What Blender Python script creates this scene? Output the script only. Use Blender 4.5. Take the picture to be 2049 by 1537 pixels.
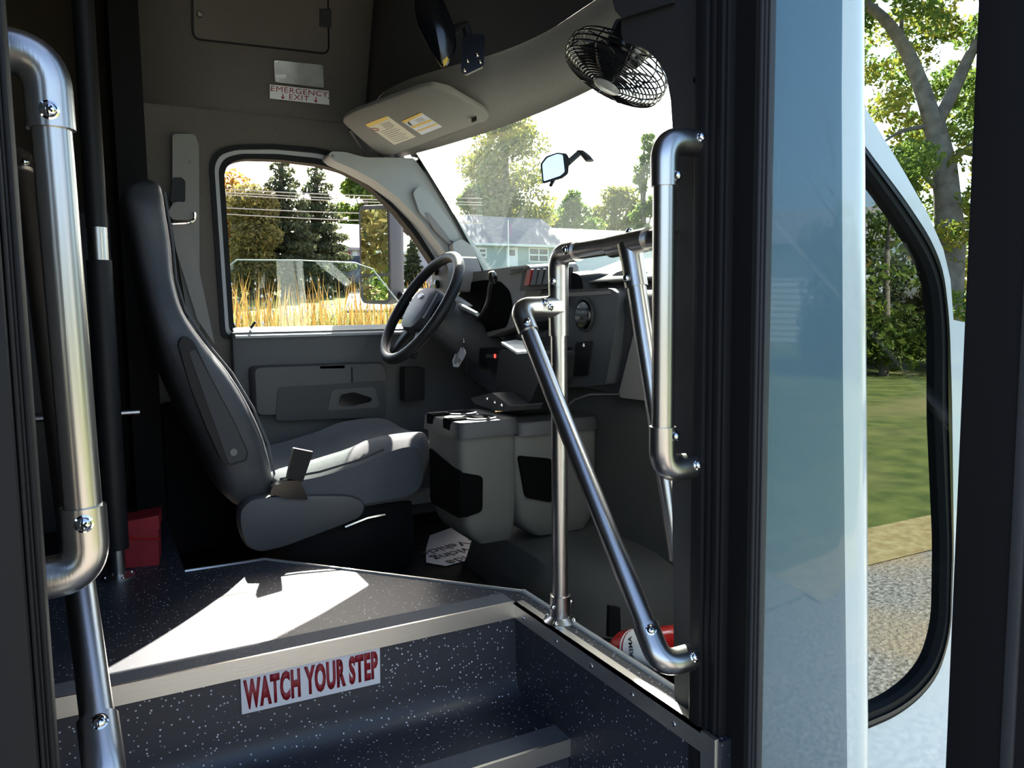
import bpy, bmesh, math, random
import numpy as np
from mathutils import Vector, Matrix
random.seed(7); rng = np.random.default_rng(7)
for o in list(bpy.data.objects): bpy.data.objects.remove(o)
SC = bpy.context.scene; COL = SC.collection
# ------------------------------------------------------------------ camera, sky, sun, exposure
# bus frame: +X forward, +Y towards the driver's side, Z up
F, CX, CY = 1565.0, 1024.5, 768.5
CAM = np.array([0, 0, 1.5]); yaw, pit, rol = [math.radians(a) for a in (28.0, 5.5, 0.7)]
fw = np.array([math.sin(yaw)*math.cos(pit), math.cos(yaw)*math.cos(pit), -math.sin(pit)])
r0 = np.array([math.cos(yaw), -math.sin(yaw), 0]); u0 = np.cross(r0, fw)
RT = math.cos(rol)*r0 - math.sin(rol)*u0; UP = math.sin(rol)*r0 + math.cos(rol)*u0
cd = bpy.data.cameras.new('camera'); cd.sensor_width = 36; cd.lens = F/2049*36; cd.clip_start = .02; cd.clip_end = 900
co = bpy.data.objects.new('camera', cd); COL.objects.link(co); SC.camera = co
co.matrix_world = Matrix(((RT[0], UP[0], -fw[0], CAM[0]), (RT[1], UP[1], -fw[1], CAM[1]), (RT[2], UP[2], -fw[2], CAM[2]), (0, 0, 0, 1)))
SUN = Vector((.161, .322, .2635)).normalized()           # direction towards the sun
w = bpy.data.worlds.new('sky'); SC.world = w; w.use_nodes = True; nt = w.node_tree; nt.nodes.clear()
sk = nt.nodes.new('ShaderNodeTexSky'); sk.sky_type = 'NISHITA'; sk.sun_disc = False
sk.sun_elevation = math.asin(SUN.z); sk.sun_rotation = math.atan2(SUN.x, SUN.y); sk.air_density = .8; sk.dust_density = 2.4; sk.ozone_density = .8
bg = nt.nodes.new('ShaderNodeBackground'); bg.inputs['Strength'].default_value = 0.5
ow = nt.nodes.new('ShaderNodeOutputWorld'); nt.links.new(sk.outputs[0], bg.inputs[0]); nt.links.new(bg.outputs[0], ow.inputs[0])
sl = bpy.data.lights.new('sun', 'SUN'); sl.energy = 26.0; sl.angle = math.radians(.53); sl.color = (1, .95, .86)
so = bpy.data.objects.new('sun', sl); COL.objects.link(so); so.rotation_euler = SUN.to_track_quat('Z', 'Y').to_euler()
so.location = (6, 12, 12)
vs = SC.view_settings; vs.view_transform = 'Standard'; vs.look = 'None'; vs.gamma = 1; vs.exposure = 0.25; vs.use_curve_mapping = False

def at(x, y, X=None, Y=None, Z=None, D=None):
    d = fw + RT*(x-CX)/F - UP*(y-CY)/F
    t = (X-CAM[0])/d[0] if X is not None else (Y-CAM[1])/d[1] if Y is not None else (Z-CAM[2])/d[2] if Z is not None else D
    return Vector(CAM + d*t)
def V(*a): return Vector(a)
# ------------------------------------------------------------------ materials
def lin(c): return tuple((v/12.92 if v <= .04045 else ((v+.055)/1.055)**2.4) for v in c)
MATS = {}
def mat(name, col, rough=.5, metal=0, spec=.5, noise=0, nscale=40, bump=0, bscale=200, coat=0, trans=0, stretch=None, srgb=False, sheen=0, bdist=.002):
    m = bpy.data.materials.new(name); m.use_nodes = True; t = m.node_tree; b = t.nodes['Principled BSDF']
    if srgb: col = lin(col)
    b.inputs['Base Color'].default_value = (*col, 1); b.inputs['Roughness'].default_value = rough; b.inputs['Metallic'].default_value = metal
    b.inputs['Specular IOR Level'].default_value = spec; b.inputs['Coat Weight'].default_value = coat; b.inputs['Coat Roughness'].default_value = .03
    if sheen: b.inputs['Sheen Weight'].default_value = sheen
    tc = t.nodes.new('ShaderNodeTexCoord'); src = tc.outputs['Object']
    if stretch:
        mp = t.nodes.new('ShaderNodeMapping'); mp.inputs['Scale'].default_value = stretch; t.links.new(src, mp.inputs[0]); src = mp.outputs[0]
    if noise:
        n = t.nodes.new('ShaderNodeTexNoise'); n.inputs['Scale'].default_value = nscale; n.inputs['Detail'].default_value = 4; t.links.new(src, n.inputs[0])
        r = t.nodes.new('ShaderNodeMapRange'); r.inputs[1].default_value = .3; r.inputs[2].default_value = .7; r.inputs[3].default_value = 1-noise; r.inputs[4].default_value = 1+noise; t.links.new(n.outputs[0], r.inputs[0])
        x = t.nodes.new('ShaderNodeMix'); x.data_type = 'RGBA'; x.blend_type = 'MULTIPLY'; x.inputs[0].default_value = 1; x.inputs[6].default_value = (*col, 1)
        t.links.new(r.outputs[0], x.inputs[7]); t.links.new(x.outputs[2], b.inputs['Base Color'])
    if bump:
        n2 = t.nodes.new('ShaderNodeTexNoise'); n2.inputs['Scale'].default_value = bscale; n2.inputs['Detail'].default_value = 3; t.links.new(src, n2.inputs[0])
        bp = t.nodes.new('ShaderNodeBump'); bp.inputs['Strength'].default_value = bump; bp.inputs['Distance'].default_value = bdist
        t.links.new(n2.outputs[0], bp.inputs['Height']); t.links.new(bp.outputs[0], b.inputs['Normal'])
    MATS[name] = m; return m
def glass(name, tint, refl, rough=0.0, fres=True, dust=0):
    m = bpy.data.materials.new(name); m.use_nodes = True; t = m.node_tree; t.nodes.clear()
    o = t.nodes.new('ShaderNodeOutputMaterial'); mx = t.nodes.new('ShaderNodeMixShader'); tr = t.nodes.new('ShaderNodeBsdfTransparent'); gl = t.nodes.new('ShaderNodeBsdfGlossy')
    tr.inputs[0].default_value = (*tint, 1); gl.inputs[0].default_value = (1, 1, 1, 1); gl.inputs['Roughness'].default_value = rough
    if fres:
        fr = t.nodes.new('ShaderNodeLayerWeight'); fr.inputs[0].default_value = .5
        pw = t.nodes.new('ShaderNodeMath'); pw.operation = 'POWER'; pw.inputs[1].default_value = 5; t.links.new(fr.outputs['Facing'], pw.inputs[0])
        mu = t.nodes.new('ShaderNodeMath'); mu.operation = 'MULTIPLY_ADD'; mu.use_clamp = True; mu.inputs[1].default_value = refl[0]; mu.inputs[2].default_value = refl[1]
        t.links.new(pw.outputs[0], mu.inputs[0]); t.links.new(mu.outputs[0], mx.inputs[0])
    src = tr
    if dust:
        du = t.nodes.new('ShaderNodeBsdfTranslucent'); du.inputs[0].default_value = (.85, .95, .9, 1); ms = t.nodes.new('ShaderNodeMixShader')
        tc = t.nodes.new('ShaderNodeTexCoord'); nz = t.nodes.new('ShaderNodeTexNoise'); nz.inputs['Scale'].default_value = 3; t.links.new(tc.outputs['Object'], nz.inputs[0])
        mr = t.nodes.new('ShaderNodeMapRange'); mr.inputs[3].default_value = dust*.7; mr.inputs[4].default_value = dust*1.3; t.links.new(nz.outputs[0], mr.inputs[0])
        t.links.new(mr.outputs[0], ms.inputs[0]); t.links.new(tr.outputs[0], ms.inputs[1]); t.links.new(du.outputs[0], ms.inputs[2]); src = ms
    t.links.new(src.outputs[0], mx.inputs[1]); t.links.new(gl.outputs[0], mx.inputs[2]); t.links.new(mx.outputs[0], o.inputs[0])
    MATS[name] = m; return m
def emis(name, col, s):
    m = mat(name, col, .4); b = m.node_tree.nodes['Principled BSDF']; b.inputs['Emission Color'].default_value = (*col, 1); b.inputs['Emission Strength'].default_value = s
mat('headliner', (.140, .125, .108), .95, bump=.5, bscale=900, noise=.12, nscale=350, spec=.15)
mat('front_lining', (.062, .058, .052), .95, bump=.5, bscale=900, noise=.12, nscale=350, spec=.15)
mat('soffit', (.25, .235, .21), .95, bump=.5, bscale=900, noise=.15, nscale=500, spec=.15)
mat('body_lining', (.075, .064, .052), .9, bump=.3, bscale=700, spec=.2)
mat('black_post', (.006, .006, .006), .7, spec=.2)
mat('recess_shade', (.003, .003, .003), 1.0, spec=.05)  # near-black for flat panels: shade of open recesses put into the colour
mat('black_plastic', (.011, .011, .012), .5, spec=.3, bump=.15, bscale=1200)
mat('black_gloss', (.006, .006, .007), .18)
mat('black_rubber', (.009, .009, .010), .6, spec=.22, bump=.1, bscale=300)
mat('pale_metal', (.42, .42, .42), .5)
mat('charcoal_plastic', (.038, .038, .041), .5, bump=.25, bscale=1500)
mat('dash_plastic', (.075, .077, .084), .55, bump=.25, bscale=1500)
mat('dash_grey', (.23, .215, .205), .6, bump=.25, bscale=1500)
mat('console_grey', (.092, .092, .086), .55, bump=.2, bscale=1300)
mat('trim_grey', (.36, .37, .365), .6, bump=.15, bscale=1300)
mat('visor_vinyl', (.205, .192, .168), .75, bump=.25, bscale=900)
mat('door_plastic', (.088, .087, .087), .55, bump=.25, bscale=1400)
mat('seat_vinyl', (.060, .062, .068), .42, bump=.25, bscale=700, noise=.1, nscale=20)
mat('seat_cloth', (.10, .105, .115), .85, bump=.5, bscale=1600, noise=.25, nscale=600, sheen=.2)
mat('seat_shield', (.085, .083, .088), .5, bump=.2, bscale=1200)
mat('cover_plastic', (.052, .053, .053), .6, bump=.3, bscale=900)
mat('carpet', (.012, .012, .012), .95, bump=.6, bscale=700, spec=.1)
mat('stainless', (.52, .50, .48), .29, 1, bump=.05, bscale=90, stretch=(6, 6, .15))
mat('aluminium', (.70, .68, .64), .40, 1, bump=.06, bscale=60, stretch=(.3, 6, 6))
mat('chrome', (.82, .82, .82), .06, 1)
mat('mirror', (.85, .88, .88), .0, 1)
mat('tread', (.11, .117, .13), .75, bump=.6, bscale=800, noise=.25, nscale=700)
mat('white_paint', (.80, .82, .83), .25, coat=1.0)
mat('white_shade_tint', (.085, .170, .245), .3, coat=.6)  # bluish shade of the white body put into a colour
mat('white_board', (.78, .78, .76), .35)
mat('white_paper', (.72, .71, .74), .6)
mat('cream_label', (.68, .62, .46), .5)
mat('yellow', (.80, .52, .06), .5)
mat('lens', (.40, .41, .40), .18, noise=.15, nscale=18)
mat('red_text', (.30, .010, .018), .45)
mat('dark_red_text', (.26, .012, .02), .5)
mat('black_ink', (.012, .012, .014), .6)
mat('grey_ink', (.30, .28, .24), .6)
mat('red_plastic', (.30, .020, .028), .45, noise=.12, nscale=25)
mat('red_paint', (.45, .012, .012), .22, coat=.5)
mat('red_switch', (.40, .02, .02), .4)
mat('belt', (.27, .25, .23), .85, bump=.4, bscale=1500)
mat('warm_grey', (.22, .21, .19), .6)
mat('blue_oval', (.10, .16, .34), .25)
mat('screw_steel', (.55, .55, .55), .25, 1)
emis('led_red', (1, .03, .02), 6)
mat('led_off', (.10, .10, .10), .4)
glass('clear_glass', (.92, .97, .95), (.9, .04), dust=.008)
glass('door_glass', (.82, .89, .90), (.8, .03))
glass('side_glass', (.92, .97, .95), (.9, .03))
glass('dark_glass', (.10, .11, .11), (.8, .24))
mat('glass_edge', (.62, .80, .70), .15)
# outdoors
mat('bark', (.16, .13, .10), .9, noise=.4, nscale=6, bump=.5, bscale=12, bdist=.03)
mat('bark_pale', (.16, .135, .11), .9, noise=.35, nscale=5, bump=.5, bscale=10, bdist=.02)
def leafmat(name, c1, c2):
    m = mat(name, c1, .55, spec=.3); t = m.node_tree; b = t.nodes['Principled BSDF']
    g = t.nodes.new('ShaderNodeNewGeometry'); r = t.nodes.new('ShaderNodeValToRGB'); r.color_ramp.elements[0].color = (*c1, 1); r.color_ramp.elements[1].color = (*c2, 1)
    t.links.new(g.outputs['Random Per Island'], r.inputs[0]); t.links.new(r.outputs[0], b.inputs['Base Color'])
    tl = t.nodes.new('ShaderNodeBsdfTranslucent'); t.links.new(r.outputs[0], tl.inputs[0]); mx = t.nodes.new('ShaderNodeMixShader'); mx.inputs[0].default_value = .6
    o = t.nodes['Material Output']; t.links.new(b.outputs[0], mx.inputs[1]); t.links.new(tl.outputs[0], mx.inputs[2]); t.links.new(mx.outputs[0], o.inputs[0])
leafmat('leaf_green', (0.072, 0.130, 0.029), (0.208, 0.260, 0.046))
leafmat('leaf_yellowgreen', (0.103, 0.149, 0.025), (0.345, 0.299, 0.046))
leafmat('leaf_orange', (0.330, 0.143, 0.033), (0.495, 0.286, 0.055))
leafmat('leaf_spruce', (0.032, 0.051, 0.029), (0.120, 0.128, 0.056))
leafmat('leaf_olive', (0.105, 0.112, 0.038), (0.300, 0.240, 0.075))
leafmat('reed', (.16, .07, .018), (.27, .18, .05))
leafmat('reed_green', (.11, .12, .025), (.21, .19, .06))
leafmat('reed_dry', (.20, .13, .06), (.42, .30, .16))
mat('fluff', (.85, .78, .68), .9)
mat('concrete', (.62, .60, .56), .9, noise=.1, nscale=1)
mat('siding_green', (.26, .34, .32), .8)
mat('siding_mauve', (.42, .38, .44), .8)
mat('siding_white', (.72, .72, .70), .7)
mat('roof_grey', (.20, .175, .18), .9, noise=.15, nscale=3)
mat('roof_pink', (.42, .32, .32), .9, noise=.1, nscale=3)
mat('window_dark', (.03, .035, .04), .1)
mat('door_red', (.25, .015, .04), .5)
mat('wire', (.45, .40, .38), .6)
mat('car_grey', (.10, .10, .11), .3, .5)
mat('flag', (.35, .18, .32), .8)
def groundmat(name, c1, c2, s1, c3=None, s3=3, bump=.0):
    m = mat(name, c1, .95, spec=.1); t = m.node_tree; b = t.nodes['Principled BSDF']
    tc = t.nodes.new('ShaderNodeTexCoord'); n = t.nodes.new('ShaderNodeTexNoise'); n.inputs['Scale'].default_value = s1; n.inputs['Detail'].default_value = 5
    t.links.new(tc.outputs['Object'], n.inputs[0]); r = t.nodes.new('ShaderNodeValToRGB'); r.color_ramp.elements[0].position = .35; r.color_ramp.elements[1].position = .65
    r.color_ramp.elements[0].color = (*c1, 1); r.color_ramp.elements[1].color = (*c2, 1); t.links.new(n.outputs[0], r.inputs[0]); out = r.outputs[0]
    if c3:
        n3 = t.nodes.new('ShaderNodeTexNoise'); n3.inputs['Scale'].default_value = s3; t.links.new(tc.outputs['Object'], n3.inputs[0])
        r3 = t.nodes.new('ShaderNodeMapRange'); r3.inputs[1].default_value = .5; r3.inputs[2].default_value = .7; t.links.new(n3.outputs[0], r3.inputs[0])
        x = t.nodes.new('ShaderNodeMix'); x.data_type = 'RGBA'; x.inputs[7].default_value = (*c3, 1); t.links.new(r3.outputs[0], x.inputs[0]); t.links.new(out, x.inputs[6]); out = x.outputs[2]
    t.links.new(out, b.inputs['Base Color'])
    if bump:
        bp = t.nodes.new('ShaderNodeBump'); bp.inputs['Strength'].default_value = bump; bp.inputs['Distance'].default_value = .02; t.links.new(n.outputs[0], bp.inputs['Height']); t.links.new(bp.outputs[0], b.inputs['Normal'])
groundmat('gravel', (.12, .11, .10), (.42, .39, .35), 38, (.36, .28, .19), .9, .8)
groundmat('lawn', (.075, .10, .03), (.16, .18, .05), 3.5, (.22, .19, .08), .35, .3)
groundmat('field', (.20, .15, .06), (.38, .29, .13), 2, (.20, .24, .04), .3, .5)
groundmat('dead_grass', (.30, .22, .10), (.42, .34, .17), 12, None, 3, .5)
# speckled vinyl
def speckle(name, base, rough):
    m = mat(name, base, rough, spec=.6); t = m.node_tree; b = t.nodes['Principled BSDF']; tc = t.nodes.new('ShaderNodeTexCoord')
    prev = None
    for sc, th, amt in ((150, .25, 1), (80, .14, 1)):
        v = t.nodes.new('ShaderNodeTexVoronoi'); v.inputs['Scale'].default_value = sc; t.links.new(tc.outputs['Object'], v.inputs[0])
        c = t.nodes.new('ShaderNodeMath'); c.operation = 'LESS_THAN'; c.inputs[1].default_value = th; t.links.new(v.outputs['Distance'], c.inputs[0])
        s = t.nodes.new('ShaderNodeSeparateColor'); t.links.new(v.outputs['Color'], s.inputs[0])
        g = t.nodes.new('ShaderNodeMath'); g.operation = 'GREATER_THAN'; g.inputs[1].default_value = .66; t.links.new(s.outputs[0], g.inputs[0])
        mu = t.nodes.new('ShaderNodeMath'); mu.operation = 'MULTIPLY'; t.links.new(c.outputs[0], mu.inputs[0]); t.links.new(g.outputs[0], mu.inputs[1])
        mm = t.nodes.new('ShaderNodeMath'); mm.operation = 'MULTIPLY'; t.links.new(mu.outputs[0], mm.inputs[0]); t.links.new(s.outputs[1], mm.inputs[1])
        if prev is None: prev = mm
        else:
            a = t.nodes.new('ShaderNodeMath'); a.operation = 'MAXIMUM'; t.links.new(prev.outputs[0], a.inputs[0]); t.links.new(mm.outputs[0], a.inputs[1]); prev = a
    x = t.nodes.new('ShaderNodeMix'); x.data_type = 'RGBA'; x.inputs[6].default_value = (*base, 1); x.inputs[7].default_value = (.75, .78, .84, 1)
    t.links.new(prev.outputs[0], x.inputs[0]); t.links.new(x.outputs[2], b.inputs['Base Color'])
speckle('vinyl', (.024, .027, .038), .48)

# ------------------------------------------------------------------ mesh builder
WLOC = {}
class MB:
    def __init__(s): s.v = []; s.f = []; s.sm = []
    def add(s, vs, fs, smooth=False, M=None):
        n = len(s.v)
        for p in vs:
            p = Vector(p); s.v.append(M @ p if M is not None else p)
        for f in fs: s.f.append([i+n for i in f]); s.sm.append(smooth)
        return s
    def box(s, a, b, M=None):
        (x0, y0, z0), (x1, y1, z1) = a, b
        vs = [(x0, y0, z0), (x1, y0, z0), (x1, y1, z0), (x0, y1, z0), (x0, y0, z1), (x1, y0, z1), (x1, y1, z1), (x0, y1, z1)]
        return s.add(vs, [(0, 3, 2, 1), (4, 5, 6, 7), (0, 1, 5, 4), (1, 2, 6, 5), (2, 3, 7, 6), (3, 0, 4, 7)], False, M)
    def rbox(s, a, b, r=.01, seg=2, M=None):
        bm = bmesh.new(); bmesh.ops.create_cube(bm, size=1)
        c = [(p+q)/2 for p, q in zip(a, b)]; d = [abs(q-p) for p, q in zip(a, b)]
        for v in bm.verts: v.co = Vector((c[0]+v.co.x*d[0], c[1]+v.co.y*d[1], c[2]+v.co.z*d[2]))
        r = min(r, min(d)*.49); bmesh.ops.bevel(bm, geom=bm.edges[:], offset=r, segments=seg, profile=.5, affect='EDGES')
        bm.verts.index_update(); s.add([v.co.copy() for v in bm.verts], [[v.index for v in f.verts] for f in bm.faces], True, M); bm.free(); return s
    def prism(s, poly, ext, M=None, smooth=False):
        ext = Vector(ext); n = len(poly); vs = [Vector(p) for p in poly] + [Vector(p)+ext for p in poly]
        fs = [list(range(n))[::-1], list(range(n, 2*n))] + [(i, (i+1) % n, n+(i+1) % n, n+i) for i in range(n)]
        return s.add(vs, fs, smooth, M)
    def loft(s, rings, closed=True, caps=True, smooth=True, loop=False):
        n = len(rings[0]); vs = [p for r in rings for p in r]; fs = []; m = len(rings)
        for i in range(m if loop else m-1):
            a, b = i*n, ((i+1) % m)*n
            for j in range(n if closed else n-1): k = (j+1) % n; fs.append((a+j, a+k, b+k, b+j))
        if caps and closed and not loop: fs.append(list(range(n))[::-1]); fs.append(list(range((m-1)*n, m*n)))
        return s.add(vs, fs, smooth)
    def tube(s, path, r, seg=16, caps=True, loop=False):
        path = [Vector(p) for p in path]; m = len(path); rings = []
        rs = r if isinstance(r, (list, tuple)) else [r]*m
        t0 = (path[1]-path[0]).normalized(); u = t0.orthogonal().normalized()
        for i, p in enumerate(path):
            if loop: t = (path[(i+1) % m]-path[i-1]).normalized()
            else: t = ((path[min(i+1, m-1)]-path[i]).normalized() + (path[i]-path[max(i-1, 0)]).normalized()).normalized()
            u = (u - t*u.dot(t)).normalized(); w_ = t.cross(u)
            rings.append([p + (u*math.cos(2*math.pi*k/seg) + w_*math.sin(2*math.pi*k/seg))*rs[i] for k in range(seg)])
        return s.loft(rings, True, caps, True, loop)
    def lathe(s, prof, org, axis, seg=24, caps=True):
        axis = Vector(axis).normalized(); u = axis.orthogonal().normalized(); w_ = axis.cross(u); org = Vector(org)
        return s.loft([[org + axis*h + (u*math.cos(2*math.pi*k/seg) + w_*math.sin(2*math.pi*k/seg))*max(r, 1e-5) for k in range(seg)] for r, h in prof], True, caps)
    def grid(s, P, smooth=True):
        return s.loft(P, False, False, smooth)
    def build(s, name, m, parent=None, smooth=None):
        lo = [min(v[i] for v in s.v) for i in range(3)]; hi = [max(v[i] for v in s.v) for i in range(3)]
        org = Vector(((lo[0]+hi[0])/2, (lo[1]+hi[1])/2, lo[2]))
        me = bpy.data.meshes.new(name); me.from_pydata([tuple(v-org) for v in s.v], [], s.f)
        me.polygons.foreach_set('use_smooth', s.sm if smooth is None else [smooth]*len(s.f))
        me.materials.append(MATS[m]); o = bpy.data.objects.new(name, me); COL.objects.link(o)
        bm = bmesh.new(); bm.from_mesh(me); bmesh.ops.recalc_face_normals(bm, faces=bm.faces); bm.to_mesh(me); bm.free()
        if any(s.sm): me.set_sharp_from_angle(angle=math.radians(42))
        o.location = org; WLOC[o.name] = org.copy()
        if parent is not None: o.parent = parent; o.location = org - WLOC[parent.name]
        return o
def tag(o, label, cat=None, group=None, kind=None):
    if label: o['label'] = label
    if cat: o['category'] = cat
    if group: o['group'] = group
    if kind: o['kind'] = kind
    return o
def thing(name, loc, label, cat, group=None):
    o = bpy.data.objects.new(name, None); COL.objects.link(o); o.location = loc; o.empty_display_size = .05; WLOC[o.name] = Vector(loc); return tag(o, label, cat, group)
def struct(o, label): return tag(o, label, kind='structure')
def solid(o, th, off=-1):
    md = o.modifiers.new('thickness', 'SOLIDIFY'); md.thickness = th; md.offset = off; return o
def fillet(pts, r, n=6, closed=False):
    pts = [Vector(p) for p in pts]; out = []; N = len(pts)
    for i, p in enumerate(pts):
        if not closed and i in (0, N-1): out.append(p); continue
        a, b = pts[i-1], pts[(i+1) % N]; da, db = (a-p), (b-p); d = min(r, da.length*.49, db.length*.49)
        p0, p1 = p+da.normalized()*d, p+db.normalized()*d
        for k in range(n+1):
            t = k/n; out.append(p0*(1-t)**2 + p*2*t*(1-t) + p1*t*t)
    return out
def text(body, name, m, parent, org, xdir, ydir, size, sx=1.0, bold=0.0, ext=.0004, align='CENTER', space=1.0, line=1.0):
    c = bpy.data.curves.new('lettering', 'FONT'); c.body = body; c.size = 1; c.align_x = align; c.align_y = 'CENTER'; c.offset = bold; c.extrude = 0; c.space_character = space; c.space_line = line; c.resolution_u = 3
    t = bpy.data.objects.new('lettering', c); COL.objects.link(t); dg = bpy.context.evaluated_depsgraph_get(); dg.update()
    me = bpy.data.meshes.new_from_object(t.evaluated_get(dg)); bpy.data.objects.remove(t); bpy.data.curves.remove(c)
    xd, yd = Vector(xdir).normalized(), Vector(ydir).normalized(); n = xd.cross(yd).normalized()
    bm = bmesh.new(); bm.from_mesh(me); bmesh.ops.triangulate(bm, faces=bm.faces)
    r = bmesh.ops.extrude_face_region(bm, geom=bm.faces[:]); 
    for v in [g for g in r['geom'] if isinstance(g, bmesh.types.BMVert)]: v.co.z += ext/size
    org = Vector(org)
    for v in bm.verts: v.co = xd*v.co.x*size*sx + yd*v.co.y*size + n*v.co.z*size
    bmesh.ops.recalc_face_normals(bm, faces=bm.faces)
    bm.to_mesh(me); bm.free(); me.name = name; me.materials.clear(); me.materials.append(MATS[m])
    o = bpy.data.objects.new(name, me); COL.objects.link(o); WLOC[o.name] = org.copy(); o.location = org
    if parent is not None: o.parent = parent; o.location = org - WLOC[parent.name]
    return o
def screw(parent, p, n, r=.0065, cross=True):
    n = Vector(n).normalized(); s = MB().lathe([(r*1.25, -.001), (r*1.25, .0006), (r, .0012), (r*.96, .0025), (r*.75, .0042), (r*.35, .0052), (0, .0054)], p, n, 16).build('screw', 'chrome', parent)
    if cross:
        u = n.orthogonal().normalized(); w_ = n.cross(u); q = Vector(p)+n*.0046; m = MB()
        for a, b in ((u, w_), (w_, u)):
            m.prism([q-a*r*.5-b*r*.13, q+a*r*.5-b*r*.13, q+a*r*.5+b*r*.13, q-a*r*.5+b*r*.13], n*.0012)
        m.build('cross_recess', 'black_plastic', s)
    return s
TR, ER = .0159, .0192
def rail(parent, pts, screws=None, leg=.06, bend=.045, er=ER, ends=(0, 0), elbow_at=None):
    """straight tubes joined by elbow fittings at every inner corner"""
    pts = [Vector(p) for p in pts]; N = len(pts)
    for i in range(N-1):
        d = (pts[i+1]-pts[i]); L = d.length; d.normalize()
        a = pts[i] + d*(leg*.55 if i > 0 else 0); b = pts[i+1] - d*(leg*.55 if i < N-2 else 0)
        if (b-a).dot(d) > .004: MB().tube([a, b], TR, 24).build('tube', 'stainless', parent)
    for i in range(1, N-1):
        p = pts[i]; da = (pts[i-1]-p).normalized(); db = (pts[i+1]-p).normalized()
        la = min(leg, (pts[i-1]-p).length); lb = min(leg, (pts[i+1]-p).length)
        e = MB().tube([p+da*la, *fillet([p+da*la*.97, p, p+db*lb*.97], bend, 10)[1:-1], p+db*lb], er, 24).build('elbow', 'stainless', parent)
        for ww, l in ((da, la), (db, lb)):
            if screws:
                n = Vector(screws); n = (n - ww*n.dot(ww)).normalized(); screw(e if False else parent, p+ww*l*.8+n*er, n)

# ------------------------------------------------------------------ outlines
def P(lst, **k): return [at(x, y, **k) for x, y in lst]
def polar(poly, c, ang):
    best = 0
    d = (math.cos(ang), math.sin(ang))
    for i in range(len(poly)):
        (x1, y1), (x2, y2) = poly[i], poly[(i+1) % len(poly)]
        ex, ey = x2-x1, y2-y1; den = d[0]*ey - d[1]*ex
        if abs(den) < 1e-12: continue
        t = ((x1-c[0])*ey - (y1-c[1])*ex)/den; s = ((x1-c[0])*d[1] - (y1-c[1])*d[0])/den
        if t > 0 and -1e-9 <= s <= 1+1e-9: best = max(best, t)
    return (c[0]+d[0]*best, c[1]+d[1]*best)
def ringpair(inner, outer, c, n=72):
    angs = sorted(set([round(2*math.pi*k/n, 5) for k in range(n)] + [round(math.atan2(y-c[1], x-c[0]) % (2*math.pi), 5) for x, y in list(inner)+list(outer)]))
    return [polar(inner, c, a) for a in angs], [polar(outer, c, a) for a in angs]
def frame_xz(inner, outer, c, y0, y1, name, m, parent=None):
    """flat frame in the XZ plane between two outlines, with thickness from y0 to y1"""
    a, b = ringpair(inner, outer, c); f = lambda q, y: [V(x, y, z) for x, z in q]
    return MB().loft([f(a, y0), f(b, y0), f(b, y1), f(a, y1)], True, False, False, True).build(name, m, parent)
def xz(pts): return [(p.x, p.z) for p in pts]
def offs(loop, c, d):
    return [(c[0]+(x-c[0])*(1+d/math.hypot(x-c[0], z-c[1])), c[1]+(z-c[1])*(1+d/math.hypot(x-c[0], z-c[1]))) for x, z in loop]
FZ, CZ = .88, .74
# ------------------------------------------------------------------ floor and entry steps
fp = [(-3, .82), (-.1, .82), (-.1, 1.424), (.757, 1.424), (.757, .80), (.80, .80), (.80, 1.463), (.346, 1.984), (.16, 1.99), (.16, 3.05), (-3, 3.05)]
struct(MB().prism([V(x, y, FZ) for x, y in fp], (0, 0, -.13)).build('floor', 'vinyl'), 'dark speckled vinyl platform floor at the top of the steps')
struct(MB().prism([V(x, y, CZ) for x, y in ((.17, 1.47), (.80, 1.47), (.80, .95), (1.6, .95), (1.6, 2.74), (.17, 2.74))], (0, 0, -.05)).build('floor_cab', 'carpet'), 'black carpeted cab floor below the platform')
prof = fillet([V(0, 1.42, FZ-.02), V(0, 1.42, .68), V(0, 1.215, .68)], .055, 8) + fillet([V(0, 1.21, .675), V(0, 1.21, .46), V(0, .83, .46)], .05, 8) + [V(0, .825, .455), V(0, .825, .2)]
struct(MB().grid([[V(x, p.y, p.z) for p in prof] for x in (-.1, .3, .756)]).build('floor_steps', 'vinyl'), 'speckled vinyl entry steps with coved risers')
sw = MB().box((.756, .80, .2), (.775, 1.43, FZ-.001)); sw.build('wall_stairwell', 'vinyl')
struct(bpy.data.objects['wall_stairwell'], 'speckled vinyl side wall of the entry stairwell')
struct(MB().box((-.13, .80, .2), (-.1, 1.43, FZ-.13)).build('wall_stairwell_rear', 'vinyl'), 'rear side wall of the entry stairwell')
# nosings
def nosing(name, y, z, x0, x1, label, depth=.052, h=.031):
    o = MB().box((x0, y-.006, z-h), (x1, y, z+.004)).add([], []).build(name, 'aluminium'); struct(o, label)
    MB().box((x0, y, z-.001), (x1, y+depth, z+.004)).build('grip_strip', 'tread', o); return o
nosing('trim_1', 1.418, FZ, -.1, .752, 'aluminium nosing with grey grip strip on the top step')
nosing('trim_2', 1.208, .68, -.1, .757, 'aluminium nosing with grey grip strip on the middle step')
struct(MB().box((-.16, .85, FZ), (-.098, 1.42, FZ+.004)).build('trim_3', 'tread'), 'grey grip strip along the rear edge of the stairwell')
t4 = MB().box((.749, .835, FZ-.03), (.756, 1.414, FZ+.003)).box((.749, .835, FZ-.001), (.772, 1.414, FZ+.003)).build('trim_4', 'aluminium'); struct(t4, 'aluminium angle along the top of the stairwell side')
for yy in (1.37, 1.24, 1.12, 1.0, .895): MB().lathe([(.0045, 0), (.004, .0015), (0, .0022)], (.749, yy, FZ-.016), (-1, 0, 0), 12).build('screw', 'screw_steel', t4)
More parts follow.
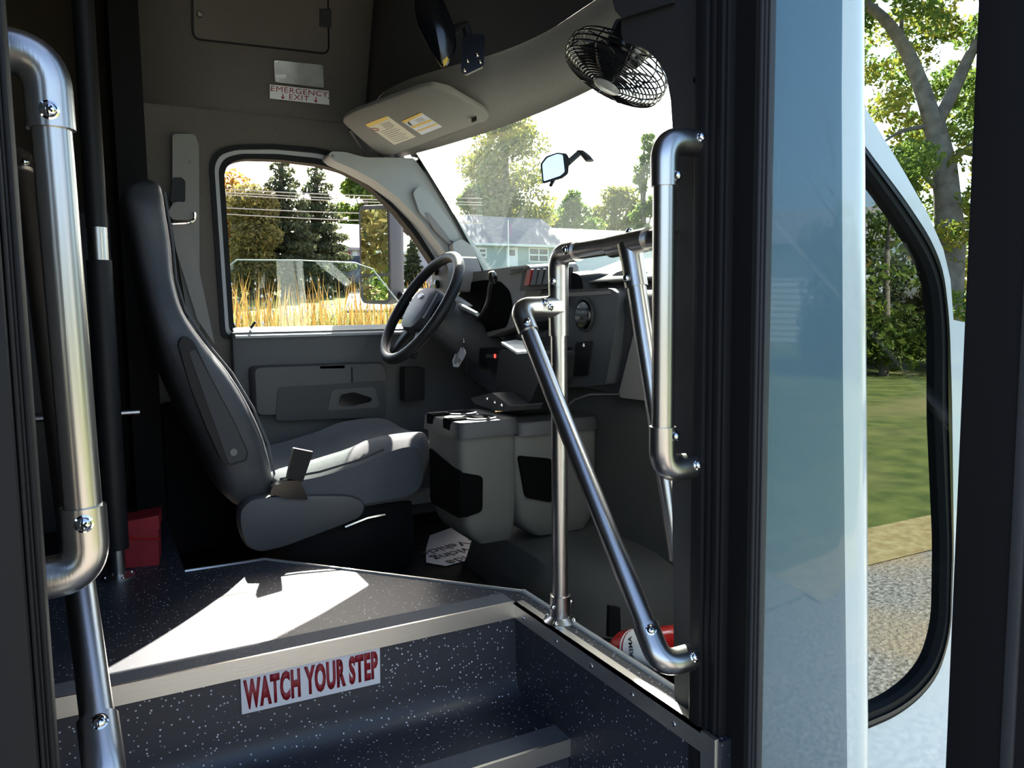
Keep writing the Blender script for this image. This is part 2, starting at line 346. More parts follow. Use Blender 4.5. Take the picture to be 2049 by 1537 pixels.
t5 = MB().box((.749, .805, .25), (.756, .835, FZ+.003)).build('trim_5', 'aluminium'); struct(t5, 'upright aluminium edging at the door end of the stairwell')
for zz in (.80, .62, .45): MB().lathe([(.0045, 0), (.004, .0015), (0, .0022)], (.749, .82, zz), (-1, 0, 0), 12).build('screw', 'screw_steel', t5)
struct(MB().tube([V(.80, .94, FZ+.001), V(.80, 1.463, FZ+.001)], .006, 10).build('trim_6', 'trim_grey'), 'pale rounded lip along the ledge beside the stanchion')
struct(MB().tube([V(.80, 1.463, FZ), V(.346, 1.984, FZ), V(.16, 1.99, FZ)], .005, 8).build('trim_7', 'aluminium'), 'thin aluminium edging along the angled platform edge')
# ------------------------------------------------------------------ walls, ceiling
c1 = (.75, 1.72)
win1 = xz(P([(449, 345), (460, 325), (490, 317), (560, 319), (640, 329), (690, 343), (740, 372), (790, 420), (830, 470), (870, 530), (900, 600), (915, 657), (469, 657)], Y=2.70))
win1 = [(p.x, p.z) for p in fillet([V(x, 0, z) for x, z in win1], .02, 3, True)]
g1, g2 = offs(win1, c1, .022), offs(win1, c1, .05)
outer = [(.165, .70), (1.36, .70), (1.36, 1.58), (1.02, 2.02), (.97, 2.16), (.165, 2.16)]
wl = frame_xz(g2, outer, c1, 2.70, 2.76, 'wall_left', 'headliner'); struct(wl, 'brown grey lined cab side wall around the driver window')
w1 = thing('window_1', (.75, 2.72, 1.42), 'driver side window in a black rubber gasket, glass half lowered', None); del w1['label']; struct(w1, 'driver side window in a black rubber gasket, glass half lowered')
frame_xz(win1, g1, c1, 2.705, 2.755, 'gasket', 'black_rubber', w1)
frame_xz(offs(win1, c1, .021), offs(win1, c1, .036), c1, 2.700, 2.76, 'pale_frame', 'pale_metal', w1)
frame_xz(offs(win1, c1, .036), offs(win1, c1, .054), c1, 2.690, 2.72, 'outer_seal', 'black_rubber', w1)
pane = P([(455, 545), (460, 530), (474, 520), (600, 521), (710, 526), (745, 538), (790, 595), (825, 640), (833, 660), (468, 660)], Y=2.735)
MB().prism(pane, (0, .004, 0)).build('pane', 'side_glass', w1)
MB().tube(pane[:8], .0022, 6).build('pane_edge', 'glass_edge', w1)
struct(MB().rbox((.30, 2.765, 2.03), (.95, 2.88, 2.05), .008).build('sun_cut_rail', 'black_rubber'), 'black rail added outside above the driver window to cut the floor sunlight')  # added rail, shaped and placed to end the sun patch on the floor
up = [[V(x, y, z) for x in (.165, .5, .8, 1.12)] for y, z in ((2.695, 2.14), (2.69, 2.16), (2.64, 2.28), (2.56, 2.48), (2.40, 2.75))]
struct(solid(MB().grid(up).build('wall_left_upper', 'headliner'), .03, 1), 'brown grey upper side wall leaning in below the roof')
UPN = Vector((0, 1, .43)).normalized(); UPP = Vector((0, 2.69, 2.16))
def atu(x, y, off=0):
    d = Vector(fw + RT*(x-CX)/F - UP*(y-CY)/F); c = Vector(CAM); t = (UPP-UPN*off-c).dot(UPN)/d.dot(UPN); return c+d*t
struct(MB().box((.085, 2.60, FZ), (.165, 3.05, 2.75)).build('wall_left_post', 'black_post'), 'black post where the cab side meets the bus body')
struct(MB().box((-3, 3.05, FZ), (.2, 3.1, 2.75)).build('wall_left_rear', 'body_lining'), 'dark lined side wall of the passenger compartment')
struct(MB().box((-3, .75, 2.75), (1.3, 3.1, 2.8)).build('ceiling', 'headliner'), 'dark lined ceiling of the bus')
struct(MB().box((-3.05, .75, .7), (-3, 3.1, 2.8)).build('wall_rear', 'body_lining'), 'dark rear end of the bus interior')
struct(MB().box((-3, .75, .2), (-.14, .82, 2.8)).build('wall_right_rear', 'body_lining'), 'bus side wall behind the entry door')
struct(MB().box((-.14, .75, 2.62), (.80, .82, 2.8)).build('wall_right_header', 'black_plastic'), 'black header above the entry door')
# bulkhead panel beside the door (normal to the door side)
bp = [(1243, -75), (1243, 70), (1250, 86), (1275, 91), (1300, 104), (1320, 125), (1334, 155), (1342, 200), (1346, 260), (1346, 600), (1345, 1000), (1350, 1432)]
pl = P(bp, X=.78); pl = [V(.78, pl[0].y, 2.75)] + pl[1:] + [V(.78, .80, .82), V(.78, .80, 2.75)]
bk = MB().prism(pl, (.02, 0, 0)).build('wall_right', 'charcoal_plastic'); struct(bk, 'dark grey bulkhead panel beside the entry door with a rounded cab cutout')
for p in [(1392, 160), (1392, 640), (1398, 1418)]: MB().lathe([(.005, 0), (.0045, .001), (0, .0015)], at(*p, X=.78), (-1, 0, 0), 12).build('screw', 'black_gloss', bk)
struct(MB().prism(P([(1231, 22), (1243, 36), (1345, 5), (1345, -60), (1210, -60)], X=.772), (.006, 0, 0)).build('trim_8', 'charcoal_plastic'), 'dark cover strip above the bulkhead panel')
# door post seals
def ribs(name, label, specs, z0, z1):
    o = None; m = MB()
    for (x0, y0, x1, y1) in specs: m.rbox((x0, y0, z0), (x1, y1, z1), .003, 2)
    return struct(m.build(name, 'black_rubber'), label)
ribs('trim_9', 'black ribbed rubber seal on the front door post', [(.752, .842, .782, .866), (.757, .832, .782, .842), (.760, .824, .782, .831), (.757, .816, .782, .823), (.762, .811, .782, .816)], .25, 2.72)
struct(MB().box((.775, .775, .25), (.80, .812, 2.72)).build('trim_10', 'black_post'), 'deep black gap strip between door post and door leaf')
# open door leaf on the front side
dl = thing('door_2', (.8, .6, .25), None, None); struct(dl, 'open glass entry door leaf in a black frame, folded out towards the front')
m = MB()
for k, (y0, y1, x0) in enumerate([(.771, .777, .782), (.766, .770, .784), (.761, .765, .786)]): m.rbox((x0, y0, .28), (.797, y1, 2.7), .002, 2)
m.build('hinge_frame', 'charcoal_plastic', dl)
MB().box((.790, .478, .33), (.795, .764, 2.66)).build('pane', 'door_glass', dl)
m = MB(); m.rbox((.775, .38, .28), (.83, .486, 2.7), .006, 2); m.build('leading_frame', 'black_rubber', dl)
MB().rbox((.771, .415, .30), (.777, .427, 2.68), .002).build('seal_ridge', 'charcoal_plastic', dl)
MB().box((.78, .38, 2.66), (.825, .776, 2.72)).build('top_rail', 'black_rubber', dl)
MB().box((.78, .38, .25), (.825, .776, .33)).build('bottom_rail', 'black_rubber', dl)
# rear door post on the left of the picture
struct(MB().box((-.19, .64, .25), (-.125, .86, 2.72)).build('wall_right_jamb', 'charcoal_plastic'), 'dark grey rear door jamb carrying the near grab rail')
def lx(px, yy): return at(px, 700, Y=yy).x
ribs('trim_11', 'black ribbed rubber seal on the rear door post at the left', [(lx(44, .62), .60, lx(58, .62), .635), (lx(34, .61), .598, lx(42, .61), .63), (lx(22, .60), .592, lx(32, .60), .62), (-.11, .585, lx(20, .60), .64)], .25, 2.72)
# ------------------------------------------------------------------ front: header, soffit, windshield
HX = lambda y: .975 + .145*(1-((y-1.8)/.9)**2)
BX = lambda y: 1.25 + .20*(1-((y-1.8)/.9)**2)
rear = [(.87, 2.70), (.83, 2.5), (.80, 2.3), (.82, 2.15), (.88, 1.989), (.951, 1.834), (.985, 1.647), (.978, 1.476), (.975, 1.367), (.97, .92)]
rs = fillet([V(x, y, 2.12) for x, y in rear], .2, 5)
def rx(y):
    for a, b in zip(rs[:-1], rs[1:]):
        if a.y >= y >= b.y: t = (a.y-y)/max(a.y-b.y, 1e-6); return a.x+(b.x-a.x)*t
    return rs[-1].x if y < 1 else rs[0].x
ys = [2.69-.0435*k for k in range(41)]
sf = []
for t, z in ((0, 2.045), (.02, 2.035), (.08, 2.045), (.35, 2.055), (.65, 2.075), (.85, 2.095), (.95, 2.115), (1, 2.15)):
    sf.append([V(HX(y)*(1-t)+rx(y)*t, y, z) for y in ys])
struct(MB().grid(sf).build('ceiling_front', 'soffit'), 'grey carpeted overhead soffit above the windshield')
struct(MB().grid([[V(rx(y)-.003, y, 2.148) for y in ys], [V(rx(y), y, 2.2) for y in ys], [V(rx(y)+.04, y, 2.76) for y in ys]]).build('wall_front', 'front_lining'), 'dark lined front bulkhead above the windshield soffit')
w2 = thing('window_2', (1.2, 1.8, 1.6), None, None); struct(w2, 'wide raked windshield over the dashboard')
yw = [2.63-.0425*k for k in range(41)]
def wsp(u, y): return V(HX(y)*(1-u)+BX(y)*u + .012*math.sin(u*math.pi), y, 2.06*(1-u)+1.60*u)
solid(MB().grid([[wsp(u/8, y) for y in yw] for u in range(9)]).build('pane', 'clear_glass', w2), .004)
# black border at the driver's corner of the glass
MB().loft([[wsp(u/12, y)+V(-.003, 0, -.002) for u in range(13)] for y in (2.63, 2.615, 2.595)], False, False).build('gasket', 'black_rubber', w2)
MB().tube([wsp(0, y)+V(-.004, 0, -.004) for y in yw], .006, 6).build('upper_gasket', 'black_rubber', w2)
struct(MB().rbox((.165, 2.60, CZ), (.40, 2.70, 1.22), .02).build('dark_wall_cover', 'carpet'), 'black cover added to darken the lower side wall behind the driver seat')  # black box added over the lower wall so this corner stays dark
# A pillar trim on the driver's side
ap = thing('trim_12', (1.0, 2.62, 1.55), None, None); struct(ap, 'pale grey windshield pillar trim on the driver side')
apx = [(657, 312), (662, 303), (690, 304), (730, 315), (828, 316), (844, 338), (908, 428), (988, 545), (975, 580), (930, 560), (905, 525), (880, 490), (845, 445), (800, 398), (752, 362), (705, 337), (668, 322)]
MB().prism(fillet(P(apx, Y=2.615), .012, 3, True), (0, .09, 0), smooth=True).build('pillar_cover', 'trim_grey', ap)
MB().prism(fillet(P([(826, 385), (838, 372), (852, 376), (905, 448), (918, 470), (910, 486), (890, 472), (840, 425)], Y=2.595), .012, 3, True), (0, .03, 0), smooth=True).build('raised_cover', 'trim_grey', ap)
MB().prism(fillet(P([(850, 425), (858, 425), (895, 470), (905, 490), (895, 485), (868, 458)], Y=2.592), .01, 3, True), (0, .01, 0)).build('recess', 'dash_grey', ap)
MB().prism(fillet(P([(905, 486), (925, 478), (944, 492), (962, 535), (940, 560), (915, 530)], Y=2.57), .012, 3, True), (0, .05, 0), smooth=True).build('lower_cover', 'trim_grey', ap)
MB().lathe([(.006, 0), (.005, .002), (0, .002)], at(667, 312, Y=2.614), (0, -1, 0), 12).build('screw', 'dash_grey', ap)
# ------------------------------------------------------------------ outer body seen through the door glass
WR = thing('wall_right_exterior', (.95, .85, .3), None, None); struct(WR, 'glossy white outer bus body corner ahead of the entry door')
rg = []
for z, dx in ((.25, .115), (.6, .103), (1.0, .085), (1.4, .063), (1.8, .040), (2.2, .02), (2.75, .0)):
    cr = .925+dx
    o = [V(.805, .835, z), V(.805, .782, z), V(.85, .778, z)] + [V(cr+.075*math.sin(a), .853-.075*math.cos(a), z) for a in [k*math.pi/2/8 for k in range(9)]] + [V(cr+.10, .95, z), V(cr+.06, .96, z), V(cr-.05, .87, z)]
    rg.append(o)
MB().loft(rg, True, True, True).build('body_corner', 'white_paint', WR)
MB().loft([[V(.806, .7815, z), V(.806, .776, z), V(.90+dx, .7735, z), V(.918+dx, .7745, z), V(.918+dx, .779, z)] for z, dx in ((.25, .10), (.6, .085), (1.0, .062), (1.4, .039), (1.8, .02), (2.2, .008), (2.75, -.005))], True, True, True).build('shade_panel', 'white_shade_tint', WR)  # second loft overlays the white flat, its sky-blue shade painted in
cab = thing('wall_cab_exterior', (1.2, .92, .4), None, None); struct(cab, 'white outer cab side with sloping pillar around the vision window')
c3 = (1.22, 1.25)
sil = xz(P([(1690, 130), (1707, 175), (1760, 262), (1810, 345), (1858, 430), (1888, 500), (1902, 560), (1908, 640)], Y=.92))
outl = [(.92, 2.06), (1.05, 2.0)] + sil + [(1.62, 1.44), (1.75, .35), (.92, .35)]
w3 = xz(P([(1640, 180), (1722, 300), (1800, 402), (1850, 478), (1876, 540), (1888, 640), (1893, 800), (1897, 1100), (1890, 1270), (1868, 1345), (1830, 1393), (1780, 1430)], Y=.92)) + [(1.16, .72), (1.06, .76), (1.05, 1.6), (1.07, 1.80)]
w3 = [(p.x, p.z) for p in fillet([V(x, 0, z) for x, z in w3], .04, 4, True)]
frame_xz(offs(w3, c3, -.006), outl, c3, .92, .95, 'cab_side', 'white_paint', cab)
win3 = thing('window_3', (1.22, .92, .72), None, None); struct(win3, 'dark glossy vision window in a black gasket, passenger side of the cab')
frame_xz(offs(w3, c3, -.030), w3, c3, .908, .935, 'gasket', 'black_rubber', win3)
frame_xz(offs(w3, c3, -.017), offs(w3, c3, -.009), c3, .904, .91, 'gasket_bead', 'black_gloss', win3)
a_, b_ = ringpair(offs(w3, c3, -.028), offs(w3, c3, -.02), c3); MB().prism([V(x, .924, z) for x, z in a_], (0, .004, 0)).build('pane', 'dark_glass', win3)
hood = MB()
hr = []
for x, zt, yi in ((1.645, 1.47, .0), (1.7, 1.46, .01), (1.9, 1.42, .03), (2.3, 1.36, .10), (2.42, 1.2, .16)):
    y0, y1 = .93+yi, 2.76-yi
    hr.append([V(x, y0, .35), V(x, y0-.02, .9), V(x, y0, zt-.14), V(x, y0+.05, zt-.03), V(x, y0+.16, zt), V(x, y1-.16, zt), V(x, y1-.05, zt-.03), V(x, y1, zt-.14), V(x, y1+.02, .9), V(x, y1, .35)])
hd = hood.loft(hr).build('wall_front_exterior', 'white_paint'); struct(hd, 'white hood and fender in front of the cab')

# ------------------------------------------------------------------ stainless rails
r = thing('grab_rail', (.70, .87, 1.2), 'short upright stainless grab rail on the dark bulkhead by the front door post', 'grab rail')
a, b = at(1330, 262, X=.70), at(1330, 958, X=.70); yy = .865
rail(r, [V(.785, yy, a.z-.012), V(.70, yy, a.z-.012), V(.70, yy, b.z+.012), V(.785, yy, b.z+.012)], screws=(.55, -1, .25), leg=.062, bend=.05)
for z in (a.z-.012, b.z+.012): MB().lathe([(.021, 0), (.021, .004), (.018, .006)], (.781, yy, z), (-1, 0, 0), 24).build('flange', 'stainless', r)
r = thing('grab_rail', (-.015, .69, 1.2), 'large stainless grab rail in the foreground beside the ribbed black door seal', 'grab rail')
yl = .80; xt, xb = at(99, 240, Y=yl).x, at(168, 1010, Y=yl).x; a, b = at(100, 112, Y=yl), at(172, 1145, Y=yl)
rail(r, [V(-.13, yl, a.z), V(xt, yl, a.z), V(xb, yl, b.z), V(-.13, yl, b.z)], screws=(.0, -1, .05), leg=.062, bend=.055)
r = thing('grab_rail', (-.03, .80, .9), 'slanting stainless rail descending behind the foreground grab rail', 'grab rail')
p0, p1 = at(45, 312, D=1.36), at(207, 1497, D=.75)
rail(r, [V(p0.x-.09, p0.y, p0.z), p0, V(p1.x, p1.y, p1.z-.03), V(p1.x, p1.y-.004, p1.z-.16), V(p1.x-.12, p1.y-.004, p1.z-.18)], screws=(.1, -1, .2), leg=.06, bend=.04)
# stanchion with brace, top bar and long diagonal, one bolted unit
r = thing('stanchion_rail', (.78, 1.283, FZ), 'stainless stanchion frame with top bar and long diagonal rail at the platform edge', 'hand rail')
UX, UY = .785, 1.283; zt = at(1125, 508, Y=UY).z; zs = at(1118, 614, Y=UY).z
MB().lathe([(.034, 0), (.034, .004), (.024, .010), (.0205, .013), (.0205, .055), (.0165, .056)], (UX, UY, FZ), (0, 0, 1), 32).build('floor_flange', 'stainless', r)
for an in (0.6, 2.2, 3.8, 5.4): screw(r, (UX+.028*math.cos(an), UY+.028*math.sin(an), FZ+.006), (0, 0, 1), .005, False)
screw(r, (UX-.020, UY-.004, FZ+.035), (-1, -.2, 0), .005, False); screw(r, (UX+.018, UY-.008, FZ+.04), (1, -.4, 0), .005, False)
rail(r, [V(UX, UY, FZ+.02), V(UX, UY, zt), V(.795, .93, zt+.006)], screws=(-1, -.5, .1), leg=.065, bend=.05)
MB().tube([V(UX, UY, zs-.055), V(UX, UY, zs+.05)], ER, 24).build('tee', 'stainless', r)
MB().tube([V(UX, UY, zs), V(UX-.045, UY, zs)], [ER*1.15, ER], 24).build('tee_branch', 'stainless', r)
screw(r, (UX-.03, UY-ER, zs), (0, -1, 0), .0062)
SX = .698
dg0, dg1 = V(SX, UY, zs), V(SX, .862, at(1345, 1325, Y=.862).z)
rail(r, [V(UX-.02, UY, zs), dg0, dg1, V(.785, .862, dg1.z)], screws=(-.4, -1, .5), leg=.06, bend=.045)
MB().lathe([(.022, 0), (.022, .004), (.019, .006)], (.781, .862, dg1.z), (-1, 0, 0), 24).build('wall_flange', 'stainless', r)
b0 = V(.79, 1.065, zt+.003); b1 = V(.80, .945, 1.10)
MB().tube([b0+V(0, .05, -.002), b0+V(0, -.05, .002)], ER, 24).build('tee', 'stainless', r)
dd = (b1-b0).normalized(); MB().tube([b0, b0+dd*.03, b0+dd*.075], [ER*1.1, ER, ER], 24).build('tee_branch', 'stainless', r)
MB().tube([b0+dd*.06, b1], TR, 24).build('brace', 'stainless', r)
screw(r, b0+dd*.06+V(-ER, -.002, 0), (-1, -.3, 0), .006); screw(r, b0+V(0, 0, ER), (0, 0, 1), .006)
# black padded pole with chrome sleeve, rear of the driver
r = thing('padded_pole', (.018, 2.025, FZ), 'black padded pole with a chrome sleeve behind the driver seat', 'pole')
pp = V(.018, 2.025, FZ)
MB().lathe([(.036, 0), (.036, .004), (.020, .008)], pp, (0, 0, 1), 24).build('floor_flange', 'stainless', r)
MB().tube([pp+V(0, 0, .006), pp+V(0, 0, .075)], TR, 20).build('tube', 'stainless', r)
for an in (.3, 1.9, 3.4, 5.0): screw(r, pp+V(.03*math.cos(an), .03*math.sin(an), .004), (0, 0, 1), .004, False)
zc0, zc1 = at(187, 521, Y=2.025).z, at(187, 455, Y=2.025).z
MB().tube([pp+V(0, 0, .07), V(pp.x, pp.y, zc0)], .027, 20).build('lower_pad', 'black_plastic', r)
MB().tube([V(pp.x, pp.y, zc0-.005), V(pp.x, pp.y, zc1+.005)], .0215, 24).build('chrome_sleeve', 'stainless', r)
MB().tube([V(pp.x, pp.y, zc1), V(pp.x, pp.y, 2.75)], .0225, 20).build('upper_pad', 'black_plastic', r)
zr = at(250, 825, Y=2.2).z
r = thing('modesty_panel', (-.25, 2.2, FZ), 'dark partition panel with a thin chrome rail behind the padded pole', 'partition')
MB().rbox((-.62, 2.20, FZ+.08), (.05, 2.225, zr+.5), .01).build('panel', 'black_plastic', r)
MB().tube([V(-.55, 2.185, zr), V(.09, 2.185, zr)], .008, 12).build('rail', 'stainless', r)
for x in (-.55, .03): MB().box((x-.02, 2.195, FZ), (x+.02, 2.23, FZ+.1)).build('foot', 'black_plastic', r)
# red box on the floor
r = thing('storage_box', (.08, 2.10, FZ), 'red plastic box with a strap on the floor by the padded pole', 'box')
b0, b1 = at(252, 1137, Z=FZ), at(318, 1131, Z=FZ); bt = at(285, 1040, Y=b0.y).z
q = [b0, b1, b1+V(.012, .09, 0), b0+V(.012, .09, 0)]; q2 = [V(p.x+dx, p.y, bt+dz) for p, dx, dz in zip(q, (.0, .004, .004, 0), (-.004, .006, .006, -.004))]
MB().loft([[p+V(0, 0, .0) for p in q], q2], smooth=False).build('body', 'red_plastic', r)
MB().loft([[V(p.x, p.y, p.z-.03)+(p-(q2[0]+q2[2])/2)*.05 for p in q2], [V(p.x, p.y, p.z+.004)+(p-(q2[0]+q2[2])/2)*.05 for p in q2]], smooth=False).build('lid', 'red_plastic', r)
MB().tube([b0.lerp(q2[0], .70)+V(0, -.003, 0), (b0+b1+q2[0]+q2[1])/4+V(0, -.004, .012), b1.lerp(q2[1], .55)+V(.004, -.003, 0)], .0022, 6).build('strap', 'red_paint', r)
# ------------------------------------------------------------------ driver seat
def supell(c, a, b, n=28, p=.55):
    out = []
    for k in range(n):
        t = 2*math.pi*k/n; ct, st = math.cos(t), math.sin(t)
        out.append(c + a*math.copysign(abs(ct)**p, ct) + b*math.copysign(abs(st)**p, st))
    return out
seat = thing('driver_seat', (.6, 2.32, CZ), 'charcoal high back driver seat with folded armrest and side shield', 'seat')
YC = 2.32
st = [((300, 362), (276, 363), .10), ((320, 368), (254, 371), .15), ((328, 385), (243, 390), .17), ((334, 420), (247, 420), .185), ((345, 490), (262, 490), .19), ((352, 560), (278, 560), .21), ((372, 625), (296, 630), .235), ((415, 687), (314, 700), .25), ((465, 747), (340, 770), .255), ((508, 818), (376, 850), .255), ((538, 890), (412, 920), .25), ((552, 960), (440, 985), .24), ((545, 1000), (465, 1010), .22)]
rings = []
for fpx, bpx, wd in st:
    a, b = at(*fpx, Y=YC-wd+.03), at(*bpx, Y=YC-wd+.03); a.y = b.y = YC
    rings.append(supell((a+b)/2, (a-b)/2, V(0, wd, 0), 36, .45))
def smooth_rings(rg, n):
    out = []
    for i in range(len(rg)-1):
        p0, p1, p2, p3 = rg[max(i-1, 0)], rg[i], rg[i+1], rg[min(i+2, len(rg)-1)]
        for k in range(n):
            t = k/n
            out.append([.5*((2*b)+(c-a)*t+(2*a-5*b+4*c-d)*t*t+(-a+3*b-3*c+d)*t**3) for a, b, c, d in zip(p0, p1, p2, p3)])
    return out+[rg[-1]]
br = MB().loft(smooth_rings(rings, 4)).build('backrest', 'seat_vinyl', seat)
seam = []
for fpx, bpx, wd in st[2:-1]:
    a, b = at(*fpx, Y=YC-wd+.03), at(*bpx, Y=YC-wd+.03); seam.append(V(a.x+.002, YC-wd*.80, a.z))
MB().tube(seam, .003, 6).build('piping', 'seat_cloth', br)
# cushion: sections along X with raised bolsters
rings = []
for (tx, ty), (bx, by), hb in (((553, 985), (560, 1010), .0), ((560, 962), (560, 1025), .01), ((640, 946), (640, 1030), .025), ((720, 922), (720, 1020), .03), ((770, 900), (780, 1010), .028), ((815, 887), (830, 1000), .02), ((838, 893), (846, 985), .01), ((846, 925), (850, 965), .0)):
    a, b = at(tx, ty, Y=2.07), at(bx, by, Y=2.07); x = a.x; sec = []
    for k in range(21):
        u = -1+2*k/20; yb = YC+.255*u
        edge = max(0, (abs(u)-.9)/.1)**2
        sec.append(V(x+.10*(1-u*u)*(1 if tx > 800 else 0), yb, a.z + hb*.9*math.exp(-((abs(u)-.70)/.2)**2) - hb*.9*(1-min(1, abs(u)/.6)**2.5) - edge*.012))
    for k in range(21):
        u = 1-2*k/20; sec.append(V(x, YC+.25*u, b.z + (.015 if abs(u) > .95 else 0)))
    rings.append(sec)
cu = MB().loft(smooth_rings(rings, 4)).build('cushion', 'seat_cloth', seat)
MB().tube([at(*p, Y=2.068)+V(0, 0, .001) for p in ((560, 960), (640, 945), (720, 921), (768, 900))], .0035, 6).build('piping', 'seat_vinyl', cu)
sh = fillet(P([(478, 1040), (480, 1020), (500, 1000), (560, 992), (700, 992), (728, 1002), (734, 1015), (725, 1035), (690, 1050), (570, 1095), (520, 1107), (495, 1098), (482, 1070)], Y=2.045), .02, 4, True)
shc = sum(sh, Vector())/len(sh)
MB().loft([[p+V(0, .05, 0) for p in sh], [p+V(0, .012, 0) for p in sh], [shc+(p-shc)*.97+V(0, .002, 0) for p in sh], [shc+(p-shc)*.90 for p in sh]], True, True).build('side_shield', 'seat_shield', seat)
arm = fillet(P([(357, 690), (362, 676), (374, 672), (388, 684), (425, 760), (470, 845), (497, 905), (494, 922), (462, 932), (445, 925), (415, 860), (380, 770)], Y=2.04), .008, 3, True)
am = MB().prism(arm, (0, .05, 0), smooth=True).build('armrest', 'black_plastic', seat)
MB().prism(fillet(P([(378, 705), (390, 698), (470, 850), (494, 905), (490, 920), (458, 928)], Y=2.038), .006, 3, True), (0, .004, 0)).build('armrest_face', 'charcoal_plastic', am)
MB().lathe([(.010, 0), (.009, .003), (0, .004)], at(467, 905, Y=2.037), (0, -1, 0), 16).build('pivot_cap', 'warm_grey', am)
MB().rbox((.42, 2.12, CZ), (.80, 2.50, .95), .02).build('pedestal', 'black_post', seat)
for yy in (2.15, 2.47): MB().box((.34, yy-.02, .93), (.88, yy+.02, .965)).build('slide_rail', 'screw_steel', seat)
MB().tube([at(690, 1055, Y=2.10), at(735, 1037, Y=2.10), at(770, 1030, Y=2.10)], .006, 8).build('adjuster_bar', 'screw_steel', seat)
# belt buckle
r = thing('seat_belt_buckle', tuple(at(590, 985, Y=2.05)), 'black seat belt buckle standing up beside the seat cushion', 'buckle')
bk_ = P([(588, 897), (627, 905), (606, 965), (575, 958)], Y=2.042)
MB().prism(fillet(bk_, .004, 3, True), (0, .02, 0)).build('body', 'black_plastic', r)
MB().prism(P([(590, 897), (626, 904), (625, 909), (589, 902)], Y=2.046), (0, .012, 0)).build('release_button', 'red_switch', r)
MB().prism(fillet(P([(545, 975), (572, 962), (600, 962), (617, 1000), (575, 998), (540, 988)], Y=2.035), .004, 3, True), (0, .03, 0)).build('anchor_boot', 'black_gloss', r)
# shoulder belt with guide
r = thing('shoulder_belt', (.3, 2.62, 1.3), 'grey shoulder belt hanging from its pillar guide behind the driver seat', 'seat belt')
MB().prism(fillet(P([(345, 268), (390, 268), (398, 290), (400, 660), (380, 660), (345, 455)], Y=2.66), .01, 3, True), (0, .04, 0), smooth=True).build('pillar_cover', 'warm_grey', r)
MB().prism(fillet(P([(346, 355), (364, 355), (371, 362), (371, 404), (340, 404)], Y=2.655), .006, 3, True), (0, .01, 0)).build('height_slider', 'black_plastic', r)
MB().prism(fillet(P([(336, 425), (345, 408), (360, 402), (378, 412), (388, 428), (380, 440), (345, 440)], Y=2.62), .01, 3, True), (0, .03, 0), smooth=True).build('guide_cover', 'warm_grey', r)
MB().tube(fillet(P([(334, 432), (338, 448), (378, 446), (390, 438), (389, 425)], Y=2.61), .012, 4), .005, 8).build('guide_loop', 'chrome', r)
MB().prism(P([(342, 444), (378, 444), (430, 690), (395, 640), (352, 500)], Y=2.615), (0, .003, 0)).build('webbing', 'belt', r)
MB().lathe([(.004, 0), (.003, .002), (0, .002)], at(381, 324, Y=2.659), (0, -1, 0), 10).build('screw', 'dash_grey', r)
# ------------------------------------------------------------------ driver door panel
d1 = thing('door_1', (.85, 2.68, .80), None, None); struct(d1, 'dark grey driver door with armrest and sunken handle')
MB().rbox((.39, 2.655, .78), (1.34, 2.70, 1.437), .012).build('panel', 'door_plastic', d1)
s0, s1 = at(466, 660, Y=2.66), at(770, 657, Y=2.66)
MB().prism([V(.40, y, z) for y, z in ((2.643, 1.415), (2.643, 1.423), (2.70, 1.449), (2.73, 1.449), (2.73, 1.415))], (.88, 0, 0)).build('sill', 'trim_grey', d1)
arm = fillet(P([(505, 735), (768, 726), (775, 745), (774, 822), (680, 828), (510, 832)], Y=2.60), .02, 4, True)
ac = sum(arm, Vector())/len(arm)
MB().loft([[p+V(0, .06, 0)+(p-ac)*.02 for p in arm], [p+V(0, .012, 0) for p in arm], [ac+(p-ac)*.97 for p in arm]], True, True).build('armrest', 'door_plastic', d1)
MB().prism(fillet(P([(556, 776), (770, 762), (772, 835), (552, 842)], Y=2.596), .012, 3, True), (0, .008, 0)).build('lower_panel', 'charcoal_plastic', d1)
MB().prism(fillet(P([(664, 780), (750, 774), (760, 815), (655, 822)], Y=2.592), .012, 3, True), (0, .006, 0)).build('handle_recess', 'door_plastic', d1)
MB().prism(fillet(P([(682, 790), (708, 785), (745, 797), (742, 804), (705, 812), (678, 810)], Y=2.586), .008, 3, True), (0, .012, 0)).build('handle', 'black_gloss', d1)
MB().box(tuple(at(704, 765, Y=2.594)), tuple(at(706, 735, Y=2.594)+V(0, .01, 0))).build('seam', 'black_plastic', d1)
MB().prism(fillet(P([(640, 733), (690, 731), (690, 737), (640, 738)], Y=2.60), .004, 2, True), (0, .02, 0)).build('switch_pad', 'black_plastic', d1)
# lock clip on the sill
MB().tube([V(s0.x+.06, 2.685, 1.446), V(s0.x+.075, 2.68, 1.468)], .004, 8).build('lock_knob', 'black_plastic', d1)

# ------------------------------------------------------------------ dashboard
dash = thing('dashboard', (1.35, 1.85, CZ), 'dark grey dashboard with pale top, centre stack and gauge binnacle', 'dashboard')
rings = []
for k in range(25):
    y = 2.66-1.68*k/24
    fx = .05*(1-((y-1.8)/.9)**2)
    rings.append([V(BX(y)-.015, y, 1.615), V(1.30, y, 1.585), V(1.235, y, 1.556), V(1.212, y, 1.545), V(1.205, y, 1.525), V(1.215, y, 1.42), V(1.23, y, 1.28), V(1.30, y, 1.17), V(1.50, y, 1.12), V(1.62, y, 1.3)])
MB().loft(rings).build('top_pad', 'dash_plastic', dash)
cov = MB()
cov.grid([[V(BX(y)-.015-t*(BX(y)-.015-1.214), y, 1.640-t*.068) for t in (0, .33, .66, 1)] for y in [1.98-.0605*k for k in range(17)]]); solid(cov.build('top_skin', 'dash_grey', dash), .003)
